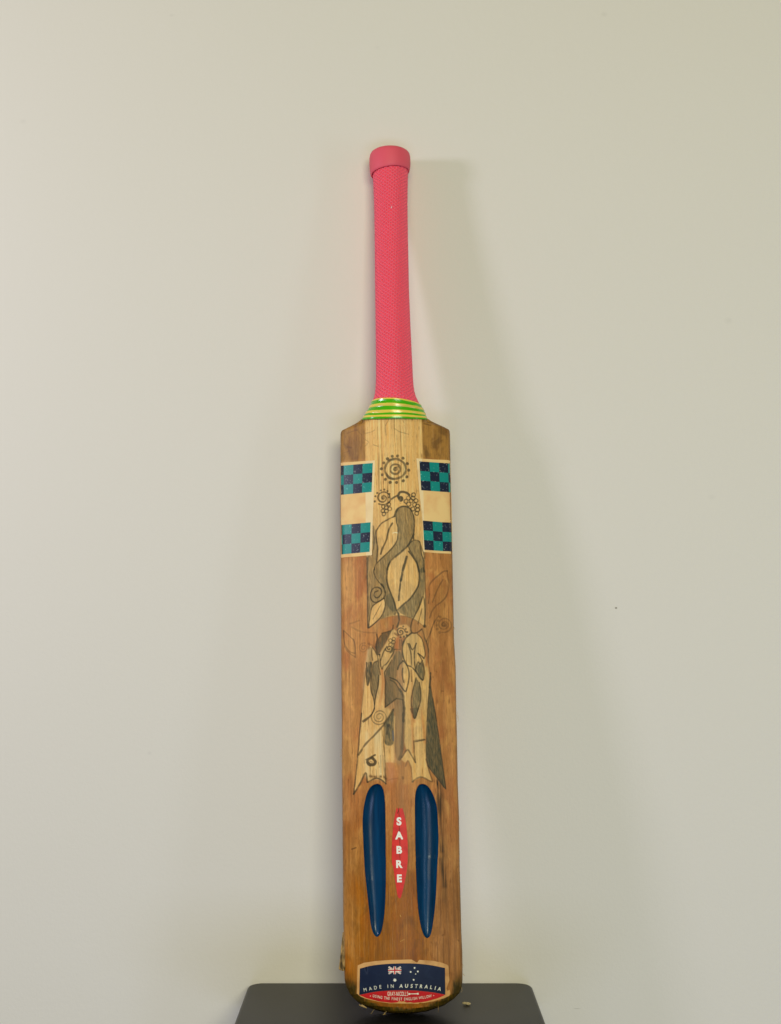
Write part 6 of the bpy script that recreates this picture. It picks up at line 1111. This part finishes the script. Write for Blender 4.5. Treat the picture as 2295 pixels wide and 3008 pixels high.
    for wd, a, p in LINES:
        p = np.asarray(p, float)
        m = (u > p[:, 0].min() - 3) & (u < p[:, 0].max() + 3) & (v > p[:, 1].min() - 3) & (v < p[:, 1].max() + 3)
        if not m.any():
            continue
        d = line_dist(p, u[m] + wob_u[m], v[m] + wob_v[m])
        k = np.clip((wd * 0.72 * (0.75 + 0.5 * press[m]) - d) / 0.45 + 0.5, 0, 1) * a * np.clip(0.60 + 0.9 * press[m] + 0.35 * (fine[m] - 0.5), 0, 1)
        sub = c[m]
        c[m] = sub * (1 - k[:, None]) + C(48, 42, 24) * k[:, None]
    # scuffs, hair cracks
    for col, wd, a, p in SCUFFS:
        p = np.asarray(p, float)
        m = (u > p[:, 0].min() - 4) & (u < p[:, 0].max() + 4) & (v > p[:, 1].min() - 4) & (v < p[:, 1].max() + 4)
        if not m.any():
            continue
        d = line_dist(p, u[m] + wob_u[m], v[m] + wob_v[m])
        k = np.clip((wd * 0.5 - d) / (0.35 * wd + 0.1) + 0.5, 0, 1) * a * np.clip(0.4 + press[m], 0, 1)
        sub = c[m]
        c[m] = sub * (1 - k[:, None]) + C(*col) * k[:, None]
    # dirt ground into the toe and the edges
    a_, b_ = outline(v)
    a2, b2 = outline(v + 0.5)
    e = np.minimum((u - a_) / np.sqrt(1 + ((a2 - a_) / 0.5) ** 2), (b_ - u) / np.sqrt(1 + ((b2 - b_) / 0.5) ** 2))
    toe = smooth(11.5, 6.5, e + (noise(u * 0.5, v * 0.15, 31, 2) - 0.5) * 5) * smooth(42, 24, v)
    c = mixc(c, mixc(np.zeros(shp + (3,)) + C(48, 42, 12), C(84, 68, 22), np.clip((noise(u * 1.5, v * 0.3, 33, 2) - 0.5) * 4, 0, 1)), toe * 0.95)
    rim = smooth(2.2, 0.2, e) * (0.25 + 0.5 * blot2) * smooth(20, 60, v)
    c = mixc(c, C(112, 84, 46), rim)
    # deeper, oiled tone of old willow
    grey = c.mean(-1, keepdims=True)
    return np.clip((grey + (c - grey) * 1.14) * 0.97, 0.002, 0.9)


# ---- blade
NU, NV = 286, 1440
V_TOP = EDGE_L[0][-1]
V_TOE = EDGE_L[0][0]
vv = np.linspace(V_TOE + 0.12, V_TOP, NV)
tt = np.linspace(0, 1, NU)
aL, bR = outline(vv)
U = aL[:, None] + (bR - aL)[:, None] * tt[None, :]
V = np.repeat(vv[:, None], NU, 1)
W = surface(U, V)
cover = scoop_depth(U, V)
W = W - np.where(cover > 0, 0.25, 0.0)
rel = noise(U * 2.1, V * 0.03, 41, 2)
openg = smooth(17, 12, np.abs(U + 3.5)) * smooth(455, 500, V)
W = W + (rel - 0.5) * (0.10 + 0.5 * openg) + (noise(U * 0.12, V * 0.05, 43, 2) - 0.5) * 0.22
W = W + smooth(14, 2, V) * (noise(U * 0.9, V * 0.5, 45, 2) - 0.5) * 1.1
colr = paint(U, V)
wE_l, wE_r = W[:, 0], W[:, -1]
ring_u = np.concatenate([U, np.stack([bR, bR, bR - 3, aL + np.minimum(3, (bR - aL) / 3), aL, aL], 1)], 1)
ring_w = np.concatenate([W, np.stack([wE_r * 0.66, np.minimum(3, wE_r * 0.4), np.zeros(NV), np.zeros(NV), np.minimum(3, wE_l * 0.4), wE_l * 0.66], 1)], 1)
ring_v = np.repeat(vv[:, None], NU + 6, 1)
# the flat face of the toe reaches down to the stool
ring_v[:, NU:] -= (V_TOE * smooth(20, V_TOE, vv))[:, None]
edge_c = np.repeat((0.5 * (colr[:, :1] + colr[:, -1:]) * 0.9), 6, 1)
ring_c = np.concatenate([colr, edge_c], 1)
blade_mat = material('oiled_willow', rough=0.48, spec=0.33, attr='paint')
nzb, bpb = add_bump(blade_mat, 1.0, 0.35, 0.0006, stretch=(1400, 300, 60), detail=3.0)
bm_ = fast_mesh('blade', to_local(ring_u, ring_v, ring_w).reshape(-1, 3), grid_quads(NV, NU + 6, True)[:, ::-1], ring_c.reshape(-1, 3))
blade = link('blade', bm_, bat, blade_mat)
# closed ends
for row, flip in ((0, False), (NV - 1, True)):
    bme = bmesh.new()
    pts = to_local(ring_u[row], ring_v[row], ring_w[row])[::6]
    vs_ = [bme.verts.new(p) for p in pts]
    bme.faces.new(vs_ if flip else vs_[::-1])
    cap_mesh = bpy.data.meshes.new('end_grain')
    bme.to_mesh(cap_mesh)
    bme.free()
    link('end_grain', cap_mesh, bat, material('toe_dirt', C(70, 54, 22), 0.8, 0.2) if row == 0 else blade_mat)


# ---- pieces laid on the curved back
def decal_mesh(name, faces2d, off, step=2.0, verts2d=None, vstep=12.0):
    """flat polygons in (u, v) mm, cut into strips and laid on the back of the blade"""
    bm = bmesh.new()
    if verts2d is None:
        for poly in faces2d:
            bm.faces.new([bm.verts.new((p[0], p[1], 0)) for p in poly])
    else:
        vsx = [bm.verts.new((p[0], p[1], 0)) for p in verts2d]
        for f in faces2d:
            try:
                bm.faces.new([vsx[i] for i in f])
            except ValueError:
                pass
    bmesh.ops.triangulate(bm, faces=bm.faces[:])
    us = [v.co.x for v in bm.verts]
    vsy = [v.co.y for v in bm.verts]
    x = math.ceil(min(us) / step) * step
    while x < max(us):
        bmesh.ops.bisect_plane(bm, geom=bm.verts[:] + bm.edges[:] + bm.faces[:], plane_co=(x, 0, 0), plane_no=(1, 0, 0))
        x += step
    y = math.ceil(min(vsy) / vstep) * vstep
    while y < max(vsy):
        bmesh.ops.bisect_plane(bm, geom=bm.verts[:] + bm.edges[:] + bm.faces[:], plane_co=(0, y, 0), plane_no=(0, 1, 0))
        y += vstep
    bmesh.ops.triangulate(bm, faces=bm.faces[:])
    bmesh.ops.recalc_face_normals(bm, faces=bm.faces[:])
    uu = np.array([v.co.x for v in bm.verts])
    v2 = np.array([v.co.y for v in bm.verts])
    ww = surface(uu, v2) + off
    for v, p in zip(bm.verts, to_local(uu, v2, ww)):
        v.co = p
    bm.normal_update()
    fl = [f for f in bm.faces if f.normal.y < 0]
    bmesh.ops.reverse_faces(bm, faces=fl)
    for f in bm.faces:
        f.smooth = True
    me = bpy.data.meshes.new(name)
    bm.to_mesh(me)
    bm.free()
    return me


def decal(name, polys, off, mat, parent, label=None, step=2.0):
    o = link(name, decal_mesh(name, polys, off, step), parent, mat)
    if label:
        o['label'] = label
    return o


def worn_print(name, col, wear_col, scale, lo, hi, rough=0.4, stretch=(1, 1, 1)):
    m = material(name, col, rough + 0.15, 0.35)
    vary_color(m, col, wear_col, scale, stretch, 6.0, lo, hi)
    return m


# scoops: the two blue hollows
scoop_mats = [material('scoop_blue', (0.0006, 0.040, 0.112), 0.29, 0.38, coat=0.0)]
for m in scoop_mats:
    add_bump(m, 1.0, 0.22, 0.0006, stretch=(900, 300, 90), detail=3.0)
    rp = vary_color(m, (0.0004, 0.030, 0.085), (0.0010, 0.056, 0.142), 1.0, (260, 100, 26), 4.0, 0.35, 0.72)
for i, sc in enumerate(SCOOPS):
    nr, nc = 260, 40
    va = np.linspace(sc[0][0] + 0.02, sc[0][-1] - 0.02, nr)
    a = np.interp(va, sc[0], sc[1])
    b = np.interp(va, sc[0], sc[2])
    s = np.linspace(0, 1, nc)
    uu = a[:, None] + (b - a)[:, None] * s[None]
    v2 = np.repeat(va[:, None], nc, 1)
    ww = surface(uu, v2) + 0.14
    o = link('scoop', fast_mesh('scoop', to_local(uu, v2, ww).reshape(-1, 3), grid_quads(nr, nc)[:, ::-1]), bat, scoop_mats[0])
    o['label'] = ('blue painted scoop on the left of the spine', 'blue painted scoop on the right of the spine')[i]

# checkered side stickers
cream = worn_print('sticker_cream', C(232, 188, 124), C(214, 164, 104), 60.0, 0.45, 0.75, 0.42)
cream_pale = worn_print('sticker_cream_pale', C(226, 198, 148), C(206, 170, 118), 70.0, 0.5, 0.8, 0.42)
navy = worn_print('print_navy', C(16, 26, 46), C(120, 128, 130), 520.0, 0.60, 0.70, 0.25)
teal = worn_print('print_teal', C(2, 126, 116), C(90, 180, 164), 520.0, 0.62, 0.72, 0.25)
for i, stk in enumerate(STICKERS):
    o = decal('side_sticker', [stk['outline']], 0.26, cream, bat,
              ('cream sticker with two checkered patches on the left edge', 'cream sticker with two checkered patches on the right edge')[i])
    decal('sticker_border', [stk['border']], 0.32, cream_pale, o)
    for patch in stk['patches']:
        navies, teals = patch['navy'], patch['teal']
        me1 = decal_mesh('checkered_patch', navies, 0.40)
        me2 = decal_mesh('checkered_patch', teals, 0.40)
        po = link('checkered_patch', me1, o, [navy, teal])
        bmj = bmesh.new()
        bmj.from_mesh(me1)
        n0 = len(bmj.faces)
        bmj.from_mesh(me2)
        bmj.faces.ensure_lookup_table()
        for f in bmj.faces[n0:]:
            f.material_index = 1
        bmj.to_mesh(me1)
        bmj.free()

# lettering
def text_mesh(name, body, place, off, bold=0.0, step=2.0):
    """each glyph of body set at place = list of (u, v, height, x scale, turn, slant)"""
    verts, faces = [], []
    for ch, (pu, pv, hgt, xs, rot, slant) in zip(body, place):
        cu = bpy.data.curves.new('glyph', 'FONT')
        cu.body = ch
        cu.size = 1.0
        cu.offset = bold
        cu.resolution_u = 6
        cu.fill_mode = 'BOTH'
        ob = bpy.data.objects.new('glyph', cu)
        COL.objects.link(ob)
        dg = bpy.context.evaluated_depsgraph_get()
        me = bpy.data.meshes.new_from_object(ob.evaluated_get(dg))
        co = np.array([v.co[:2] for v in me.vertices])
        if len(co):
            co[:, 0] -= 0.5 * (co[:, 0].min() + co[:, 0].max())
            k = hgt / 0.69
            co = co * k
            co[:, 1] -= hgt * 0.5
            co[:, 0] = co[:, 0] * xs + slant * co[:, 1]
            cr, sr = math.cos(rot), math.sin(rot)
            uu = pu + co[:, 0] * cr - co[:, 1] * sr
            v2 = pv + co[:, 0] * sr + co[:, 1] * cr
            base = len(verts)
            verts += list(zip(uu, v2))
            faces += [[base + i for i in p.vertices] for p in me.polygons]
        bpy.data.objects.remove(ob)
        bpy.data.curves.remove(cu)
        bpy.data.meshes.remove(me)
    return decal_mesh(name, faces, off, step, verts)


white_ink = worn_print('print_white', C(236, 224, 206), C(206, 184, 164), 500.0, 0.60, 0.80, 0.45)
red_ink = worn_print('print_red', C(206, 44, 34), C(178, 36, 30), 160.0, 0.45, 0.7, 0.40)
toe_red = worn_print('toe_print_red', C(190, 20, 28), C(166, 18, 26), 160.0, 0.45, 0.7, 0.42)
toe_navy = worn_print('toe_print_navy', C(8, 24, 52), C(22, 38, 64), 130.0, 0.52, 0.80, 0.40)
crack_mat = material('crack_wood', C(84, 46, 24), 0.8, 0.2)

lab = decal('spine_label', [SABRE['outline']], 0.26, red_ink, bat, 'red spindle shaped label with white letters down the spine')
link('lettering', text_mesh('lettering', 'SABRE', SABRE['letters'], 0.36, 0.045), lab, white_ink)
for p in SABRE['cracks']:
    decal('crack', [p], 0.42, crack_mat, lab, step=4.0)

toe = decal('toe_label', [TOE['cream']], 0.26, worn_print('toe_cream', C(204, 156, 96), C(168, 116, 62), 90.0, 0.50, 0.78, 0.5), bat,
            'navy and red label with cream border across the toe')
decal('navy_panel', [TOE['navy']], 0.33, toe_navy, toe)
decal('red_panel', [TOE['red']], 0.34, toe_red, toe)
flag = decal('flag', TOE['flag_white'], 0.40, white_ink, toe)
decal('flag_cross', TOE['flag_red'], 0.48, toe_red, flag, step=6.0)
for p in TOE['stars']:
    decal('star', [p], 0.40, white_ink, toe, step=6.0)
link('lettering', text_mesh('lettering', 'MADE IN'.replace(' ', ''), TOE['made'], 0.42, 0.0), toe, white_ink)
link('lettering', text_mesh('lettering', 'AUSTRALIA', TOE['australia'], 0.40, 0.022), toe, white_ink)
link('lettering', text_mesh('lettering', 'GRAY-NICOLLS', TOE['brand'], 0.42, 0.008), toe, white_ink)
link('lettering', text_mesh('lettering', list('.') + list('USING THE FINEST ENGLISH WILLOW'.replace(' ', '')) + list('.'), TOE['using'], 0.42, 0.004), toe, white_ink)
decal('bat_emblem', [TOE['icon']], 0.42, white_ink, toe)


# ---- handle: grip, end cap and binding tape
def handle_axis(v):
    return np.interp(v, HANDLE[0], HANDLE[1]), np.interp(v, HANDLE[0], HANDLE[2])


def handle_point(phi, v, extra):
    """phi = 0 faces the viewer"""
    uc, hw = handle_axis(v)
    hd = np.minimum(hw, np.interp(v, [560, 600, 660, 845], [19.5, 19.0, 18.0, 17.6]))
    ridge = np.interp(v, [560, 620, 700, 760], [0.9, 1.3, 0.8, 0.0])
    cp = np.cos(phi)
    rr = 1.0 + extra / hw
    u_ = uc + np.sin(phi) * hw * rr
    w_ = 19.5 + cp * hd * rr + ridge * np.maximum(cp, 0) ** 14
    return u_, w_


pink = material('grip_rubber', srgb(238, 92, 112, 1.12), 0.50, 0.38)
add_bump(pink, 1500.0, 0.12, 0.0004)
NV2, NP = 1060, 440
vg = np.linspace(GRIP[0], GRIP[1], NV2)
ph = np.linspace(-math.pi, math.pi, NP, endpoint=False)
# more points on the side that faces the room
ph = ph - 0.35 * np.sin(ph)
PH, VG = np.meshgrid(ph, vg)
uc, hw = handle_axis(VG)
arc = PH * 17.8
vrel = VG + 0.9 * np.sin(VG / 37.0) * np.sin(PH) 
# slightly turned lattice of raised rings moulded in the rubber
a1 = np.array([-0.25, -3.55])
b1 = np.array([2.42, -1.80])
det = a1[0] * b1[1] - a1[1] * b1[0]
tw = arc + 1.3 * np.sin(VG / 60.0)
i0 = (tw * b1[1] - vrel * b1[0]) / det
j0 = (-tw * a1[1] + vrel * a1[0]) / det
best = np.full(PH.shape, 1e9)
for di in (0, 1):
    for dj in (0, 1):
        ii, jj = np.floor(i0) + di, np.floor(j0) + dj
        best = np.minimum(best, np.hypot(tw - ii * a1[0] - jj * b1[0], vrel - ii * a1[1] - jj * b1[1]))
hgt = -1.5 * np.exp(-((best - 0.60) / 0.42) ** 2)
fade = smooth(GRIP[0], GRIP[0] + 4, VG)
ug, wg = handle_point(PH, VG, 0.2 + hgt * fade)
grip = link('grip', fast_mesh('grip', to_local(ug, VG, wg).reshape(-1, 3), grid_quads(NV2, NP, True)), bat, pink)

cap_mat = material('cap_rubber', srgb(226, 88, 104, 1.10), 0.55, 0.35)
add_bump(cap_mat, 700.0, 0.10, 0.0005)
prof = CAP['profile']     # (v, radius) from the rim to the centre of the top
NPc = 96
phc = np.linspace(0, 2 * math.pi, NPc, endpoint=False)
rows_u, rows_v, rows_w = [], [], []
for (pv, pr, tl) in prof:
    uc_ = CAP['uc']
    uu = np.sin(phc) * pr
    rows_u.append(uc_ + uu)
    rows_v.append(pv + tl * (CAP['tilt'] * uu))
    rows_w.append(19.5 + np.cos(phc) * pr * 0.99)
cu_, cv_, cw_ = np.array(rows_u), np.array(rows_v), np.array(rows_w)
link('grip_cap', fast_mesh('grip_cap', to_local(cu_, cv_, cw_).reshape(-1, 3), grid_quads(len(prof), NPc, True)), bat, cap_mat)

# tiny white fleck stuck to the grip
fu, fw = handle_point(np.array(FLECK[0]), np.array(FLECK[1]), 0.35)
bmf = bmesh.new()
bmesh.ops.create_icosphere(bmf, subdivisions=1, radius=0.0007)
for vtx in bmf.verts:
    vtx.co = Vector((vtx.co.x * 0.8, vtx.co.y * 0.6, vtx.co.z * 1.3)) + Vector(to_local(fu, FLECK[1], fw))
mf = bpy.data.meshes.new('paint_fleck')
bmf.to_mesh(mf)
bmf.free()
link('paint_fleck', mf, bat, material('fleck_white', (0.8, 0.76, 0.74), 0.6))

# binding tape, yellow and green
NTv, NTp = 120, 240
pt = np.linspace(-math.pi, math.pi, NTp, endpoint=False)
t = np.linspace(0, 1, NTv)
PT, TT = np.meshgrid(pt, t)
sinp = np.sin(PT)
vb = TAPE['bottom'] + TAPE['bottom_tilt'] * sinp + TAPE['bottom_rise'] * np.maximum(np.cos(PT), 0)
vt = TAPE['top'] + TAPE['top_tilt'] * sinp
VT = vb + (vt - vb) * TT
stripes = [(0.0, 0.10, 'g'), (0.10, 0.19, 'y'), (0.19, 0.29, 'g'), (0.29, 0.42, 'y'), (0.42, 0.60, 'g'), (0.60, 0.74, 'y'), (0.74, 0.93, 'g'), (0.93, 1.01, 'y')]
yel, grn = C(226, 194, 74), C(70, 166, 6)
ct = np.zeros(TT.shape + (3,))
ts = TT + (noise(PT * 2.0, TT * 3.0, 51, 2) - 0.5) * 0.05
for lo, hi, k in stripes:
    ct[(ts >= lo) & (ts < hi)] = yel if k == 'y' else grn
ct[ts < 0] = grn
ct[ts > 1] = yel
olive = np.clip((noise(PT * 1.4 + 3, TT * 5, 53, 2) - 0.5) * 3, 0, 1) * 0.5
isy = (ct[..., 0] > 0.4)
ct = np.where(isy[..., None], ct * (1 - olive[..., None]) + C(176, 160, 84) * olive[..., None], ct)
extra = 0.9 + 0.45 * np.abs(np.sin(TT * math.pi * 3.5)) - 0.3 * smooth(0.97, 1.0, TT) - 0.4 * smooth(0.04, 0, TT) + (noise(PT * 3, TT * 4, 55, 2) - 0.5) * 0.5
ut, wt = handle_point(PT, VT, extra)
tape_mat = material('binding_tape_vinyl', rough=0.22, spec=0.5, attr='paint', coat=0.3)
add_bump(tape_mat, 160.0, 0.35, 0.0008, stretch=(0.6, 1, 2.5))
link('binding_tape', fast_mesh('binding_tape', to_local(ut, VT, wt).reshape(-1, 3), grid_quads(NTv, NTp, True), ct.reshape(-1, 3)), bat, tape_mat)

# ---- frayed bits along the edges
fibre_mat = material('pale_fibre', C(172, 146, 92), 0.7, 0.2)
dark_fibre = material('splinter_wood', C(150, 118, 66), 0.7, 0.2)
vary_color(dark_fibre, C(70, 56, 28), C(176, 142, 84), 1.0, (300, 200, 110), 4.0, 0.40, 0.60)


def strand(name, pts, r0, r1, mat, flat=0.5, parent=bat):
    """thin tapering strand through (u, v, w) points in mm"""
    P = np.array(pts, float)
    n = len(P)
    P = np.array([[np.interp(k / 3.0, range(n), P[:, d]) for d in range(3)] for k in range(3 * (n - 1) + 1)])
    n = len(P)
    vs_, seg = [], 6
    for i in range(n):
        d = P[min(i + 1, n - 1)] - P[max(i - 1, 0)]
        d = d / (np.linalg.norm(d) + 1e-9)
        a = np.cross(d, [0, 0, 1.0])
        a = a / (np.linalg.norm(a) + 1e-9)
        b = np.cross(d, a)
        r = r0 + (r1 - r0) * i / (n - 1)
        for k in range(seg):
            an = 2 * math.pi * k / seg
            q = P[i] + r * (math.cos(an) * a + flat * math.sin(an) * b)
            vs_.append(to_local(q[0], q[1], q[2]))
    me = bpy.data.meshes.new(name)
    f = [tuple(int(x) for x in q) for q in grid_quads(n, seg, True)]
    f += [tuple(range(seg))[::-1], tuple(range((n - 1) * seg, n * seg))]
    me.from_pydata([tuple(v) for v in vs_], [], f)
    me.update()
    return link(name, me, parent, mat)


# split flap peeling off the left edge near the toe
bms = bmesh.new()
prev = None
rows = []
for k, (pu, pv, wd) in enumerate(FLAP):
    row = []
    for j in range(5):
        s = j / 4.0
        jit = 0.5 * math.sin(7.3 * k + 2.1 * j)
        row.append(bms.verts.new(to_local(pu + wd * s + 0.3 * jit, pv, 15.0 - 5 * (1 - s) + 0.8 * jit)))
    rows.append(row)
for r1, r2 in zip(rows[:-1], rows[1:]):
    for j in range(4):
        bms.faces.new((r1[j], r1[j + 1], r2[j + 1], r2[j]))
bmesh.ops.recalc_face_normals(bms, faces=bms.faces[:])
bmesh.ops.solidify(bms, geom=bms.faces[:], thickness=0.0012)
mfl = bpy.data.meshes.new('splinter')
bms.to_mesh(mfl)
bms.free()
link('splinter', mfl, bat, dark_fibre)
for kind, r0, r1, pts in FIBRES:
    strand('wood_fibre', pts, r0, r1, fibre_mat if kind == 'pale' else dark_fibre)

# crumb of wood lying on the stool
chip_mat = material('chip_wood', C(176, 160, 124), 0.7, 0.2)
cr = bpy.data.objects.new('wood_chip', None)
bmc = bmesh.new()
rng = np.random.default_rng(4)
for k in range(7):
    s = 0.0008 + 0.0009 * rng.random()
    mtx = Matrix.Translation((rng.uniform(-0.0032, 0.0032), rng.uniform(-0.001, 0.001), s * 0.6 + 0.0008 * rng.random())) @ \
        Matrix.Rotation(rng.uniform(0, 3), 4, 'Z') @ Matrix.Rotation(rng.uniform(-0.5, 0.5), 4, 'X') @ Matrix.Diagonal((s * 2.2, s, s * 1.1, 1))
    bmesh.ops.create_icosphere(bmc, subdivisions=1, radius=0.8, matrix=mtx)
mc = bpy.data.meshes.new('wood_chip')
bmc.to_mesh(mc)
bmc.free()
bpy.data.objects.remove(cr)
chip = link('wood_chip', mc, None, chip_mat)
chip.location = CHIP
chip['label'] = 'pale crumb of wood lying on the black stool right of the bat'
chip['category'] = 'wood chip'
